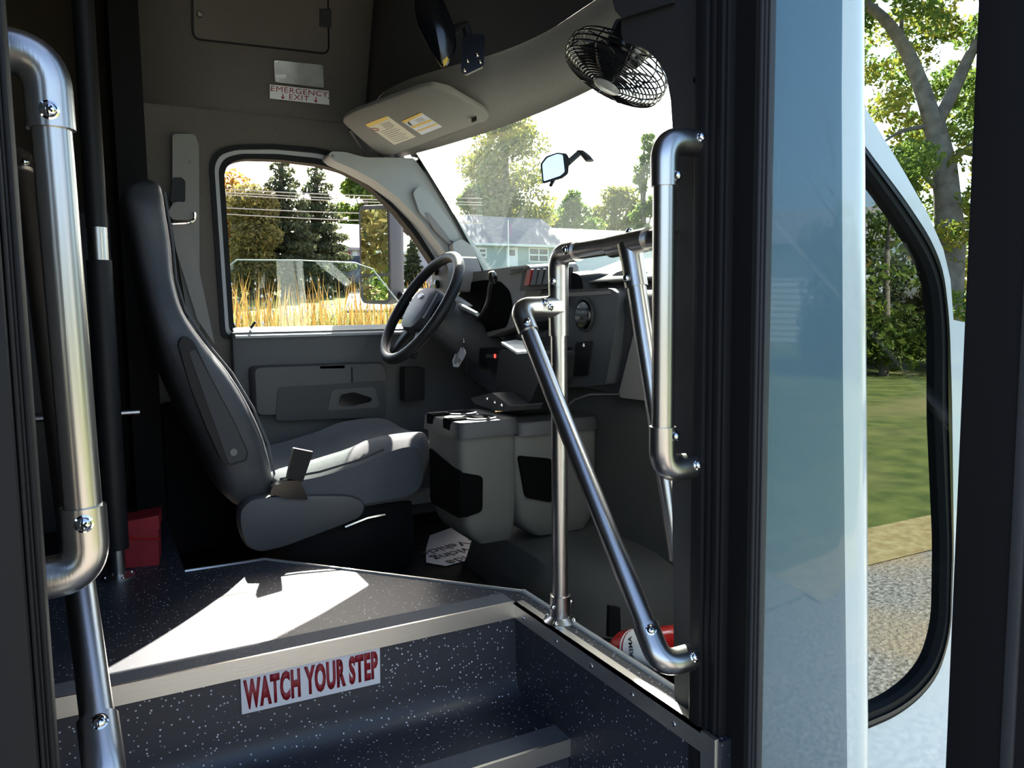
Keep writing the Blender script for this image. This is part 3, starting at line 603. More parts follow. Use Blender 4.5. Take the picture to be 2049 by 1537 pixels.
hd = fillet(P([(893, 585), (915, 556), (935, 546), (1000, 537), (1058, 530), (1066, 545), (1052, 585), (1040, 610), (1030, 655), (960, 680), (900, 640)], X=1.13), .012, 3, True)
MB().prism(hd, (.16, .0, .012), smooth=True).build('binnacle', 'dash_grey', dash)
cl = fillet(P([(912, 600), (935, 566), (970, 560), (1000, 563), (1018, 582), (1025, 612), (1012, 655), (960, 668), (915, 640)], X=1.127), .015, 3, True)
MB().prism(cl, (.006, 0, 0)).build('gauge_shade', 'recess_shade', dash)  # flat panel, no hollow: the shade around the gauges is painted black
# label plate
lp = P([(1020, 539), (1051, 534), (1047, 544), (1016, 549)], X=1.122); MB().prism(lp, (.01, 0, 0)).build('label_plate', 'warm_grey', dash)
for k in range(3):
    y0 = 540+k*3.0; MB().prism(P([(1022, y0), (1047-k, y0-4.0), (1047-k, y0-2.6), (1022-k, y0+1.4)], X=1.1205), (.001, 0, 0)).build('printed_line', 'black_ink', dash)
# rocker switches in a recess
MB().prism(P([(1046, 540), (1098, 534), (1097, 578), (1040, 582)], X=1.124), (.08, 0, 0)).build('switch_recess', 'black_plastic', dash)
for k, mt in enumerate(('red_switch', 'dash_plastic', 'charcoal_plastic', 'dash_plastic')):
    x0 = 1050+k*12.5
    q = fillet(P([(x0+5, 540-k*.6), (x0+13, 539-k*.6), (x0+8, 571-k*.8), (x0-2, 572-k*.8)], X=1.112), .003, 3, True)
    o = MB().prism(q, (.03, 0, 0), smooth=True).build('rocker_switch', mt, dash)
    if k == 0: o['label'] = 'red rocker switch'
# raised black hood on the dash top beside the switches
MB().loft([supell(V(x, 1.905-.03*i, 1.545), V(0, w_, 0), V(0, 0, h), 24, .7) for i, (x, w_, h) in enumerate(((1.20, .075, .055), (1.25, .07, .06), (1.33, .05, .05)))]).build('speaker_hood', 'black_plastic', dash)
MB().loft([supell(V(x, 1.70-.02*i, 1.555), V(0, w_, 0), V(0, 0, h), 24, .8) for i, (x, w_, h) in enumerate(((1.26, .10, .045), (1.34, .10, .06), (1.42, .08, .05)))]).build('dash_bulge', 'dash_grey', dash)
# centre stack
cs = fillet(P([(1046, 606), (1068, 583), (1120, 579), (1222, 577), (1238, 588), (1232, 650), (1212, 770), (1150, 775), (1040, 770), (1030, 690)], X=1.185), .012, 3, True)
stk = MB().prism(cs, (.05, 0, 0), smooth=True).build('centre_stack', 'dash_plastic', dash)
MB().prism(fillet(P([(1050, 604), (1069, 588), (1218, 582), (1222, 588), (1130, 594), (1072, 598)], X=1.182), .004, 2, True), (.004, 0, 0)).build('upper_strip', 'dash_grey', stk)
vc = at(1168, 630, X=1.180)
MB().lathe([(.046, .0), (.046, .004), (.043, .007), (.040, .004), (.038, 0)], vc+V(.003, 0, 0), (-1, 0, 0), 36).build('vent_ring', 'charcoal_plastic', stk)
MB().lathe([(.037, .002), (.034, .008), (.0, .010)], vc+V(.002, 0, 0), (-1, 0, .1), 32).build('air_vent', 'black_gloss', stk)
for k in (-1, 0, 1):
    MB().prism([vc+V(-.011, -.028+.004*abs(k), k*.016-.003), vc+V(-.011, .028-.004*abs(k), k*.016-.003), vc+V(-.011, .028-.004*abs(k), k*.016+.003), vc+V(-.011, -.028+.004*abs(k), k*.016+.003)], (.006, 0, 0)).build('vane', 'charcoal_plastic', stk)
kc = at(1132, 602, X=1.180); MB().lathe([(.016, 0), (.015, .012), (.012, .014), (0, .014)], kc, (-1, 0, 0), 24).build('climate_knob', 'charcoal_plastic', stk)
for px_, py_ in ((1062, 604), (1085, 602), (1108, 600)): MB().rbox(tuple(at(px_-8, py_+4, X=1.178)), tuple(at(px_+8, py_-5, X=1.178)+V(.01, 0, 0)), .002).build('button', 'dash_plastic', stk)
rd = fillet(P([(1057, 642), (1105, 636), (1102, 690), (1052, 694)], X=1.180), .004, 2, True); rdo = MB().prism(rd, (.008, 0, 0)).build('radio', 'charcoal_plastic', stk)
MB().prism(P([(1060, 646), (1098, 641), (1097, 660), (1058, 664)], X=1.1785), (.002, 0, 0)).build('display', 'black_gloss', rdo)
for k in range(5): MB().rbox(tuple(at(1060+k*8.2, 678-k, X=1.1765)), tuple(at(1066+k*8.2, 668-k, X=1.1765)+V(.004, 0, 0)), .001).build('radio_button', 'dash_plastic', rdo)
MB().prism(fillet(P([(1152, 685), (1184, 682), (1176, 752), (1144, 754)], X=1.180), .006, 3, True), (.006, 0, 0)).build('socket_recess', 'black_plastic', stk)
dr = at(1168, 691, X=1.1785); MB().lathe([(.0, -.006), (.0035, -.003), (.0035, 0), (.002, .003), (0, .007)], dr, (0, 0, 1), 10).build('drop_symbol', 'white_board', stk)
MB().prism(P([(1128, 696), (1142, 695), (1142, 700), (1128, 701)], X=1.181), (.003, 0, 0)).build('slot', 'black_post', stk)
# passenger side lower dash and kick panel
MB().loft([[V(1.20, 1.64, 1.52), V(1.20, 1.00, 1.52), V(1.24, 1.0, 1.24), V(1.24, 1.60, 1.24)], [V(1.5, 1.64, 1.54), V(1.5, 1.0, 1.54), V(1.5, 1.0, 1.1), V(1.5, 1.60, 1.1)]], smooth=False).build('glove_box', 'charcoal_plastic', dash)
MB().prism(fillet(P([(1275, 640), (1360, 630), (1360, 810), (1236, 795)], X=1.198), .02, 3, True), (.03, 0, 0)).build('lower_panel', 'dash_grey', dash)
MB().rbox((1.17, 1.02, 1.46), (1.30, 1.60, 1.542), .03, 4).build('padded_edge', 'black_plastic', dash)
struct(MB().box((1.6, 1.0, .4), (1.64, 2.72, 1.45)).build('wall_firewall', 'carpet'), 'black firewall behind the dashboard')
MB().prism(P([(940, 700), (1060, 735), (1050, 800), (985, 785), (930, 750)], X=1.18), (.1, 0, 0)).build('knee_bolster', 'charcoal_plastic', dash)
MB().prism(fillet(P([(810, 735), (850, 735), (850, 800), (810, 805)], Y=2.58), .01, 2, True), (0, .05, 0)).build('kick_panel', 'black_plastic', dash)
# left end pod with two knobs on the driver's pillar side
pod = fillet(P([(863, 528), (888, 512), (898, 540), (893, 585), (866, 583)], X=1.04), .01, 3, True); pd = MB().prism(pod, (.12, 0, 0), smooth=True).build('control_pod', 'dash_grey', dash)
for p in ((874, 543), (876, 569)): MB().lathe([(.015, 0), (.014, .008), (.010, .010), (0, .010)], at(*p, X=1.038), (-1, -.1, 0), 20).build('knob', 'black_gloss', pd)
# ------------------------------------------------------------------ steering wheel
sw = thing('steering_wheel', (.92, 2.36, 1.3), 'black four spoke steering wheel with airbag pad and oval emblem', 'steering wheel')
th = math.radians(33); wc = V(.925, 2.352, 1.508); WN = V(-math.cos(th), 0, math.sin(th)); WU = V(math.sin(th), 0, math.cos(th)); WRt = V(0, -1, 0)
def wp(a, b, c=0): return wc + WRt*a + WU*b + WN*c
MB().tube([wp(.192*math.cos(t), .192*math.sin(t)) for t in [2*math.pi*k/48 for k in range(48)]], .0172, 14, False, True).build('rim', 'black_plastic', sw)
padp = fillet([wp(-.085, .062), wp(0, .078), wp(.085, .062), wp(.092, -.03), wp(.06, -.085), wp(-.06, -.085), wp(-.092, -.03)], .03, 5, True)
pc = wp(0, 0); pad = MB().loft([[p-WN*.045 for p in padp], [p-WN*.005 for p in padp], [pc+(p-pc)*.94+WN*.010 for p in padp], [pc+(p-pc)*.75+WN*.018 for p in padp]], True, True).build('airbag_pad', 'charcoal_plastic', sw)
for s_ in (-1, 1):
    MB().loft([supell(wp(s_*a, b, -.02), WU*h, WN*.010, 16, .7) for a, b, h in ((.07, -.005, .045), (.12, 0, .03), (.15, .0, .026), (.192, .0, .034))]).build('spoke', 'black_plastic', sw)
    MB().loft([supell(wp(s_*a, b, -.022), WRt*h+WU*0, WN*.009, 16, .7) for a, b, h in ((.05, -.07, .03), (.075, -.12, .02), (.095, -.168, .028))]).build('spoke', 'black_plastic', sw)
    MB().loft([supell(wp(s_*.088, b, .004), WRt*.012, WN*.004, 12, .7) for b in (-.045, .045)]).build('control_strip', 'dash_plastic', sw)
em = MB().loft([supell(wp(0, .030, h), WRt*.021*s_, WU*.0095*s_, 24, 1) for h, s_ in ((.014, 1), (.0195, 1), (.0215, .9))]).build('emblem', 'chrome', sw)
MB().loft([supell(wp(0, .030, h), WRt*.0185*s_, WU*.0078*s_, 24, 1) for h, s_ in ((.0205, 1), (.0222, 1))]).build('emblem_field', 'blue_oval', em)
text('Ford', 'emblem_script', 'chrome', em, wp(0, .030, .0224), WRt, WU, .012, .9, .01)
col = thing('steering_column', (1.05, 2.35, 1.3), 'grey steering column with stalks under the wheel', 'steering column')
MB().loft([supell(wc-WN*d, V(0, a, 0), WU*b, 24, .7) for d, a, b in ((.04, .05, .05), (.07, .065, .065), (.16, .065, .07), (.30, .06, .06))]).build('shroud', 'charcoal_plastic', col)
MB().prism(P([(902, 590), (912, 596), (935, 612), (925, 622), (900, 610)], X=1.05), (.02, 0, 0)).build('shroud_top', 'trim_grey', col)
q0, q1 = at(921, 612, X=1.02), at(955, 629, X=1.0); MB().tube([q0, q1], [.009, .0065], 10).build('wiper_stalk', 'trim_grey', col)
# gear lever
g = thing('gear_lever', tuple(at(958, 640, X=1.06)), 'black column gear lever with a rounded knob in front of the gauges', 'gear lever')
gl = [at(*p, X=x) for p, x in (((955, 640), 1.07), ((968, 625), 1.05), ((978, 600), 1.03), ((980, 575), 1.01), ((986, 558), 1.0))]
MB().tube(fillet(gl, .03, 4), .0065, 10).build('stem', 'black_plastic', g)
MB().lathe([(0, -.018), (.010, -.016), (.0125, -.006), (.0125, .008), (.009, .016), (0, .018)], gl[-1]+V(0, 0, .004), (-.5, -.3, 1), 20).build('knob', 'black_gloss', g)
# key ring and tag
k_ = thing('key_set', tuple(at(915, 735, X=1.04)), 'white printed key tag hanging from a steel ring at the ignition', 'keys')
rc = at(927, 686, X=1.04); kr = 10.5/1565*2.5
MB().tube([rc+V(.3*kr*math.cos(t), kr*math.cos(t)*.95, kr*math.sin(t)) for t in [2*math.pi*k/24 for k in range(24)]], .0012, 6, False, True).build('ring', 'chrome', k_)
tg = fillet(P([(919, 694), (929, 699), (931, 706), (928, 715), (916, 735), (907, 734), (905, 722), (913, 701)], X=1.035), .003, 2, True)
to = MB().prism(tg, (.003, 0, 0)).build('tag', 'white_paper', k_)
MB().prism(P([(918, 715), (922, 721), (918, 728), (915, 722)], X=1.0335), (.0015, 0, 0)).build('tag_diamond', 'grey_ink', to)
for dx in (0, 3): MB().prism(P([(915+dx-3, 707), (917+dx-3, 707), (911+dx-1, 728), (909+dx-1, 728)], X=1.0335), (.0015, 0, 0)).build('tag_line', 'grey_ink', to)
MB().prism(P([(931, 708), (935, 709), (936, 748), (931, 748)], X=1.038), (.003, 0, 0)).build('key_blade', 'black_plastic', k_)
# small controller with red led
c_ = thing('brake_controller', tuple(at(985, 725, X=1.10)), 'small black controller box with one glowing red light under the dash', 'controller')
MB().rbox(tuple(at(958, 735, X=1.10)), tuple(at(1004, 700, X=1.10)+V(.05, 0, 0)), .004).build('case', 'black_plastic', c_)
for k in range(6): MB().box(tuple(at(972+k*4.2, 716, X=1.0985)), tuple(at(974.3+k*4.2, 709, X=1.0985)+V(.003, 0, 0))).build('light', 'led_red' if k == 4 else 'led_off', c_)
# ------------------------------------------------------------------ engine cover and console
ec = thing('engine_cover', (1.2, 1.8, CZ), 'smooth dark grey engine cover hump between the seats', 'engine cover')
rings = []
for x, y0, y1, zt, fl in ((.93, 1.64, 2.05, .80, .0), (.96, 1.56, 2.08, .87, .02), (1.04, 1.50, 2.12, .892, .04), (1.12, 1.44, 2.14, .896, .06), (1.192, 1.38, 2.16, .90, .08), (1.203, 1.36, 2.16, 1.19, .09), (1.225, 1.33, 2.18, 1.265, .10), (1.26, 1.28, 2.20, 1.285, .11), (1.30, 1.25, 2.22, 1.29, .12)):
    sec = [V(x, y0-fl*.9-.06, CZ), V(x, y0-fl*.5-.02, CZ+(zt-CZ)*.25), V(x, y0-fl*.1, CZ+(zt-CZ)*.6), V(x, y0+.05, CZ+(zt-CZ)*.88), V(x, y0+.12, CZ+(zt-CZ)*.98), V(x, y0+.2, zt), V(x, y1-.2, zt), V(x, y1-.1, CZ+(zt-CZ)*.97), V(x, y1-.03, CZ+(zt-CZ)*.85), V(x, y1, CZ+(zt-CZ)*.5), V(x, y1+.03, CZ)]
    rings.append(sec)
MB().loft(rings).build('hump', 'cover_plastic', ec)
MB().tube([at(*p, D=1.96) for p in ((1135, 812), (1150, 800), (1180, 790), (1240, 789))], .004, 8).build('cover_seam', 'black_plastic', ec)
con = thing('console', (.95, 1.84, .93), 'grey plastic console with dark cup holder top and painted-on bin openings', 'console')
def shell(x0, x1, y0, y1, zb, zt, name, m, par, taper=.03, hole=None):
    rings = []
    for t, s_ in ((0, .62), (.12, .86), (.3, .95), (.6, 1.0), (1, 1.03)):
        z = zb+(zt-zb)*t; cx, cy = (x0+x1)/2+(1-s_)*.06, (y0+y1)/2; hx, hy = (x1-x0)/2*s_, (y1-y0)/2*(.55+.45*s_)
        rings.append(supell(V(cx, cy, z), V(hx, 0, 0), V(0, hy, 0), 36, .28))
    return MB().loft(smooth_rings(rings, 3)).build(name, m, par)
zt1 = 1.188
shell(.775, .94, 1.735, 1.955, .905, zt1, 'rear_bin', 'console_grey', con)
shell(.925, 1.19, 1.735, 1.955, .90, zt1-.012, 'front_bin', 'console_grey', con)
# bin openings: flat black panels on both visible faces, pocket shade put into their colour
MB().prism(fillet([V(.7705, 1.925, 1.135), V(.7705, 1.728, 1.10), V(.7705, 1.728, .985), V(.7705, 1.925, .985)], .015, 4, True), (.01, 0, 0)).build('bin_shade', 'recess_shade', con)
MB().prism(fillet(P([(1037, 912), (1105, 918), (1105, 1006), (1052, 996)], Y=1.731), .012, 4, True), (0, .008, 0)).build('bin_shade', 'recess_shade', con)
MB().prism(fillet([V(.776, 1.7305, 1.10), V(.835, 1.7305, 1.085), V(.832, 1.7305, .995), V(.776, 1.7305, .985)], .012, 4, True), (0, .01, 0)).build('bin_shade', 'recess_shade', con)
# dark cup holder top with two rings
zc = zt1
def deck(y0, y1, x0, x1, z0, z1, name):
    return MB().loft([supell(V((x0+x1)/2, (y0+y1)/2, z), V((x1-x0)/2*s_, 0, 0), V(0, (y1-y0)/2*s_, 0), 40, .28) for z, s_ in ((z0, 1.03), (z1-.006, 1.0), (z1, .96))]).build(name, 'charcoal_plastic', con)
deck(1.725, 1.965, .765, .945, zc-.004, zc+.035, 'cup_deck'); deck(1.725, 1.965, .93, 1.19, zc-.012, zc+.022, 'tray_deck')
for yy, rr in ((1.90, .038), (1.79, .042)):
    MB().lathe([(rr+.006, 0), (rr+.006, .003), (rr, .004), (rr-.002, -.0005), (0, -.0005)], (.855, yy, zc+.0355), (0, 0, 1), 36).build('cup_ring', 'charcoal_plastic', con)
    MB().lathe([(rr-.001, .0), (rr-.001, .0012), (0, .0012)], (.855, yy, zc+.0352), (0, 0, 1), 36).build('cup_well_shade', 'recess_shade', con)  # flat disc, shade inside the cup well painted on
    MB().prism(fillet([V(.764, yy-.022, zc+.04), V(.764, yy+.022, zc+.04), V(.764, yy+.02, zc+.005), V(.764, yy-.02, zc+.005)], .008, 3, True), (.05, 0, 0)).build('mug_slot_shade', 'recess_shade', con)  # flat front, shade inside the slot painted on
# device pedestal on the console
dv = thing('radio_pedestal', (1.02, 1.86, zc+.02), 'black device pedestal with sunlight painted white on its top plate behind the diagonal rail', 'device mount')
MB().prism(fillet(P([(1000, 700), (1085, 705), (1080, 760), (1050, 830), (1005, 815), (990, 770)], X=1.0), .01, 3, True), (.10, 0, 0)).build('body', 'black_plastic', dv)
tp = [at(1003, 689, X=.985), at(1034, 709, X=.96), at(1090, 704, X=1.0), at(1074, 690, X=1.06), at(1030, 684, X=1.08)]
MB().prism(tp, (0, 0, .006)).build('painted_sun_top', 'white_board', dv)  # top of the black box, sunlight on it painted as white
MB().prism(fillet(P([(941, 797), (985, 786), (1020, 812), (1016, 824), (990, 822), (950, 808)], X=.94), .004, 3, True), (.10, .0, .0)).build('foot', 'charcoal_plastic', dv)
for p in ((975, 799), (990, 806), (1004, 812)): MB().lathe([(.005, 0), (.004, .004), (0, .005)], at(*p, X=.935), (-.4, 0, 1), 10).build('bolt', 'chrome', dv)
MB().tube(fillet(P([(1040, 830), (1050, 790), (1075, 775), (1078, 735)], X=1.02), .03, 4), .003, 6).build('cable', 'black_plastic', dv)
# paper mat with upside-down print
mt = thing('paper_mat', (.98, 2.25, CZ), 'white printed paper floor mat lying under the console', 'paper mat')
mq = P([(852, 1100), (860, 1072), (905, 1056), (1006, 1080), (1006, 1103), (892, 1133), (853, 1126)], Z=CZ+.002)
MB().prism(mq, (0, 0, .001)).build('sheet', 'white_paper', mt)
MX, MY = V(-.42, .0, 0), V(0, -1, 0)
e1 = (at(905, 1118, Z=CZ)-at(985, 1095, Z=CZ)).normalized(); e2 = V(0, 0, 1).cross(e1)
mo = (at(940, 1098, Z=CZ+.003))
text('Take Pride\nin Servicing\nthis Vehicle', 'lettering', 'black_ink', mt, mo+V(.0, .0, .0005), e1, e2, .062, 1.0, .01, .0003)
# fire extinguisher lying behind the ledge
fe = thing('fire_extinguisher', (.92, 1.16, CZ), 'red fire extinguisher with white label lying behind the ledge', 'extinguisher')
f0, f1 = at(1236, 1306, Y=1.17), at(1356, 1298, Y=1.02)
ax = (f1-f0).normalized(); L = (f1-f0).length+.1
MB().lathe([(0, 0), (.02, .002), (.034, .014), (.040, .03), (.040, L-.03), (.03, L-.008), (.014, L)], f0-ax*.0, ax, 32).build('cylinder', 'red_paint', fe)
MB().lathe([(.0405, .055), (.0405, .062), (.0405, .10), (.0405, .125)], f0, ax, 32, False).build('label', 'white_board', fe)
ln = (Vector(CAM)-f0); ln = (ln-ax*ln.dot(ax)).normalized(); lu = ax.cross(ln)
MB().lathe([(.0408, .06), (.0408, .064)], f0, ax, 32, False).build('label_line', 'red_text', fe)
text('AMEREX', 'lettering', 'black_ink', fe, f0+ax*.088+ln*.0408, lu, -ax, .015, .9, .02)
MB().box(tuple(f0+V(-.02, -.01, -.13)), tuple(f0+V(.16, .05, -.045))).build('bracket', 'black_plastic', fe)
bx_ = thing('belt_end', tuple(at(1230, 1240, Y=1.30)), 'black webbing tab hanging behind the stanchion foot', 'strap')
MB().prism(P([(1220, 1213), (1241, 1216), (1243, 1275), (1218, 1275)], Y=1.32), (0, .01, 0)).build('tab', 'black_plastic', bx_)
# ------------------------------------------------------------------ overhead things
vz = .5
vis = thing('sun_visor', (.9, 2.2, 2.04), 'beige sun visor with yellow headed warning labels, folded up', 'sun visor')
vpx = [((690, 236), 0), ((712, 224), .0), ((840, 177), 0), ((868, 172), .02), ((900, 180), .1), ((968, 220), .55), ((979, 235), .75), ((968, 247), .95), ((900, 272), 1), ((780, 313), 1), ((762, 315), 1), ((700, 260), .25), ((686, 246), .05)]
def vpt(x, y, t, dz=0): return at(x, y, Z=2.068*(1-t)+2.030*t+dz)
vp = [vpt(x, y, t) for (x, y), t in vpx]; vp = fillet(vp, .012, 3, True); vcn = sum(vp, Vector())/len(vp)
MB().loft([[vcn+(p-vcn)*.975 for p in vp], [p+V(0, 0, .003) for p in vp], [p+V(0, 0, .011) for p in vp], [vcn+(p-vcn)*.975+V(0, 0, .014) for p in vp]], True, True).build('panel', 'visor_vinyl', vis)
# warning labels in the visor plane
vo = vpt(730, 250, .25); vx = (vpt(964, 246, .9)-vpt(775, 312, 1)).normalized(); vn = (vpt(775, 312, 1)-vpt(690, 240, 0)).cross(vx).normalized(); vn = -vn if vn.z > 0 else vn
vpl = vcn
def onvis(x, y, off=.0012):
    d = Vector(fw + RT*(x-CX)/F - UP*(y-CY)/F); c = Vector(CAM); t = (vpl+vn*(off+.001)-c).dot(vn)/d.dot(vn); return c+d*t
def decal(px, m, name, par, off): return MB().prism([onvis(x, y, off) for x, y in px], vn*-.0008).build(name, m, par)
L1 = decal([(731, 249), (776, 233), (832, 274), (789, 290)], 'cream_label', 'label', vis, .0014)
decal([(731, 249), (773, 233), (778, 238), (737, 255)], 'yellow', 'label_header', L1, .0018)
ci = onvis(751, 259, .0022); MB().tube([ci+(vx*math.cos(t)+vn.cross(vx)*math.sin(t))*.011 for t in [2*math.pi*k/20 for k in range(20)]], .0010, 5, False, True).build('ban_symbol', 'red_text', L1)
for k in range(5):
    x, y = 764+k*2.6, 243.5+k*2.0; decal([(x-3, y+6), (x+15, y), (x+15.6, y+.7), (x-2.4, y+6.7)], 'grey_ink', 'printed_line', L1, .0019)
for k in range(8):
    x, y = 762+k*4.0, 264+k*2.9; decal([(x, y), (x+24+(k % 3)*3, y-9-(k % 3)), (x+24.8+(k % 3)*3, y-8.2-(k % 3)), (x+.8, y+.8)], 'grey_ink', 'printed_line', L1, .0019)
L2 = decal([(804, 243), (843, 226), (885, 254), (844, 270)], 'white_paper', 'label', vis, .0014)
decal([(804, 243), (841, 226), (846, 229), (809, 247)], 'yellow', 'label_header', L2, .0018)
decal([(822, 254), (861, 239), (865, 242), (826, 257)], 'yellow', 'label_stripe', L2, .0018)
decal([(834, 262), (874, 247), (876, 249), (836, 264)], 'yellow', 'label_stripe', L2, .0018)
for k in range(3): decal([(830+k*3, 241+k*2), (845+k*3, 235.5+k*2), (845.7+k*3, 236.1+k*2), (830.7+k*3, 241.6+k*2)], 'grey_ink', 'printed_line', L2, .0019)
decal([(815, 246), (818, 243), (824, 250), (826, 252), (820, 251)], 'black_ink', 'pictogram', L2, .0019)
MB().rbox(tuple(onvis(943, 246, .01)), tuple(onvis(953, 240, .01)+V(.004, .004, .02)), .003).build('clip', 'black_plastic', vis)
MB().tube([vpt(700, 262, .3)+V(0, 0, .004), vpt(735, 300, .9)+V(-.0, .03, -.005)], .005, 8).build('pivot_arm', 'black_plastic', vis)
# emergency exit sign and lens plate on the upper wall
def onwall(pts, m, name, par, off, th=.003):
    return MB().prism([atu(x, y, off) for x, y in pts], UPN*th).build(name, m, par)
sg = thing('exit_sign', tuple(atu(600, 188)), 'white sign with red emergency exit lettering above the driver window', 'sign')
onwall([(540, 169), (658, 182), (659, 210), (540, 197)], 'white_board', 'board', sg, .008, .004)
xd = (atu(658, 182)-atu(540, 169)).normalized(); yd = xd.cross(UPN); yd = -yd if yd.z < 0 else yd
zd = -UPN
text('EMERGENCY', 'lettering', 'red_text', sg, atu(599.5, 183.5, .0085), xd, yd, .0235, 1.32, .0, .0005, space=1.08)
text('EXIT', 'lettering', 'red_text', sg, atu(598, 196, .0085), xd, yd, .0235, 1.32, .0, .0005, space=1.08)
for px_ in (566, 632):
    c = atu(px_, 196+(px_-598)*.11, .0085); a = MB()
    a.prism([c+xd*-.0016+yd*.008, c+xd*.0016+yd*.008, c+xd*.0016-yd*.003, c-xd*.0016-yd*.003], zd*.0005)
    a.prism([c+xd*-.007-yd*.002, c+xd*.007-yd*.002, c-yd*.010], zd*.0006); a.build('arrow', 'red_text', sg)
for p in ((542.5, 180), (657, 196)): MB().lathe([(.0022, 0), (0, .001)], atu(*p, .008), zd, 8).build('screw', 'black_plastic', sg)
ls = thing('dome_light', tuple(atu(597, 145)), 'small rectangular frosted lens plate above the emergency exit sign', 'lamp')
lq = fillet([atu(x, y, .012) for x, y in ((548, 120), (646, 130), (648, 176), (550, 164))], .006, 3, True)
MB().prism(lq, UPN*.008).build('lens', 'lens', ls)
for p in ((554, 124.5), (641, 136), (556, 161), (641, 170)): MB().lathe([(.003, 0), (.0025, .0015), (0, .0018)], atu(*p, .0125), zd, 10).build('screw', 'screw_steel', ls)
decal_ = MB().prism([atu(x, y, .0125) for x, y in ((551, 149), (573, 149), (572, 157), (552, 157))], UPN*.0005).build('reflector', 'white_board', ls)
# hatch in the upper wall
ht = thing('wall_hatch', tuple(atu(515, 60)), 'brown grey access hatch with rounded corners high on the side wall', 'hatch')
hq = fillet([atu(x, y, .004) for x, y in ((384, -90), (386, 78), (658, 108), (655, -90))], .025, 5, True)
MB().prism(hq, UPN*.006).build('panel', 'headliner', ht)
MB().tube(hq, .003, 6, False, True).build('seal', 'black_plastic', ht)
MB().lathe([(.010, 0), (.009, .004), (.005, .005), (0, .004)], atu(400, 29, .004), zd, 16).build('turn_knob', 'black_gloss', ht)
MB().prism([atu(x, y, .010) for x, y in ((640, 18), (663, 19), (663, 55), (640, 53))], UPN*.01).build('latch', 'black_plastic', ht)
# convex interior mirror on a bracket
cm = thing('convex_mirror', tuple(at(880, 80, D=1.9)), 'tall convex interior mirror with black rim hanging below the roof', 'mirror')
mp = [(832, -25), (828, 25), (838, 60), (862, 105), (886, 140), (900, 125), (915, 95), (908, 50), (890, 5), (870, -35), (850, -45)]
mr = fillet([at(x, y, D=1.85) for x, y in mp], .02, 3, True); mc = sum(mr, Vector())/len(mr); mdir = Vector(-fw)
MB().loft([[mc+(p-mc)*.9-mdir*.025 for p in mr], [p for p in mr], [mc+(p-mc)*.965+mdir*.006 for p in mr], [mc+(p-mc)*.93+mdir*.004 for p in mr]], True, True).build('housing', 'black_gloss', cm)
rr = []
for k in range(7):
    s_ = 1-k/6; rr.append([mc+(p-mc)*.935*max(s_, .001)+mdir*(.006+.016*(1-s_*s_)) for p in mr])
MB().loft(rr, True, True).build('convex_glass', 'dark_mirror' if 'dark_mirror' in MATS else 'black_gloss', cm)
MB().prism([at(x, y, D=1.842) for x, y in ((882, 96), (898, 118), (888, 134))], Vector(fw)*.002).build('sticker', 'yellow', cm)
bkp = fillet(P([(926, 70), (970, 68), (968, 132), (930, 150), (922, 140)], D=1.88), .008, 3, True)
MB().prism(bkp, Vector(fw)*.01).build('bracket', 'black_gloss', cm)
MB().tube([at(905, 60, D=1.87), at(930, 50, D=1.9), at(940, 80, D=1.9)], .012, 10).build('arm', 'black_plastic', cm)
for p in ((936, 122), (955, 110), (961, 124), (930, 141)): MB().lathe([(.0055, 0), (.0045, .003), (.002, .004), (0, .003)], at(*p, D=1.88), -fw, 12).build('bolt', 'chrome', cm)
# fan
fn = thing('dash_fan', tuple(at(1225, 155, D=1.46)), 'black wire cage fan hanging from the overhead corner by the bulkhead', 'fan')
AXF = Vector((.93*(-.47*RT-.88*UP) + .02*fw)).normalized(); fc = at(1226, 150, D=1.46); FU = AXF.orthogonal().normalized(); FV = AXF.cross(FU)
def fpnt(r_, h, a): return fc + AXF*h + (FU*math.cos(a)+FV*math.sin(a))*r_
for r_, h in ((.100, -.004), (.101, -.014), (.100, -.024), (.094, -.034), (.083, -.040)): MB().tube([fpnt(r_, h, 2*math.pi*k/40) for k in range(40)], .0016, 6, False, True).build('cage_ring', 'black_gloss', fn)
for k in range(12):
    r_ = .096-.0062*k; h = .006+.0165*math.sin(min(1, k/11)*math.pi/2)
    MB().tube([fpnt(r_, h, 2*math.pi*j/40) for j in range(40)], .0017, 6, False, True).build('front_ring', 'black_gloss', fn)
for k in range(10):
    a = 2*math.pi*k/10; MB().tube([fpnt(.028, .024, a), fpnt(.07, .018, a+.1), fpnt(.097, .004, a+.16), fpnt(.101, -.014, a+.18), fpnt(.09, -.037, a+.2), fpnt(.04, -.044, a+.2)], .0015, 6).build('cage_wire', 'black_gloss', fn)
MB().lathe([(.026, .021), (.026, .026), (.02, .028), (0, .028)], fc, AXF, 32).build('centre_badge', 'lens', fn)
MB().lathe([(.014, -.04), (.014, .012), (.008, .016), (0, .016)], fc, AXF, 20).build('hub', 'black_plastic', fn)
for k in range(4):
    a = 2*math.pi*k/4+.4; q = [fpnt(.012, -.012, a-.3), fpnt(.05, -.020, a-.45), fpnt(.085, -.018, a-.25), fpnt(.088, .0, a+.25), fpnt(.05, .002, a+.4), fpnt(.012, .0, a+.3)]
    MB().prism(q, AXF*.0018).build('blade', 'black_plastic', fn)
MB().lathe([(.035, -.035), (.04, -.045), (.04, -.085), (.034, -.10), (0, -.10)], fc, AXF, 28).build('motor', 'black_gloss', fn)
MB().prism(fillet(P([(1232, 38), (1246, 36), (1262, 90), (1250, 130), (1205, 100)], D=1.44), .01, 3, True), Vector(fw)*.035, smooth=True).build('bracket', 'black_plastic', fn)
MB().rbox((.90, 1.10, 1.955), (.955, 1.15, 2.0), .008).build('bracket_foot', 'warm_grey', fn)
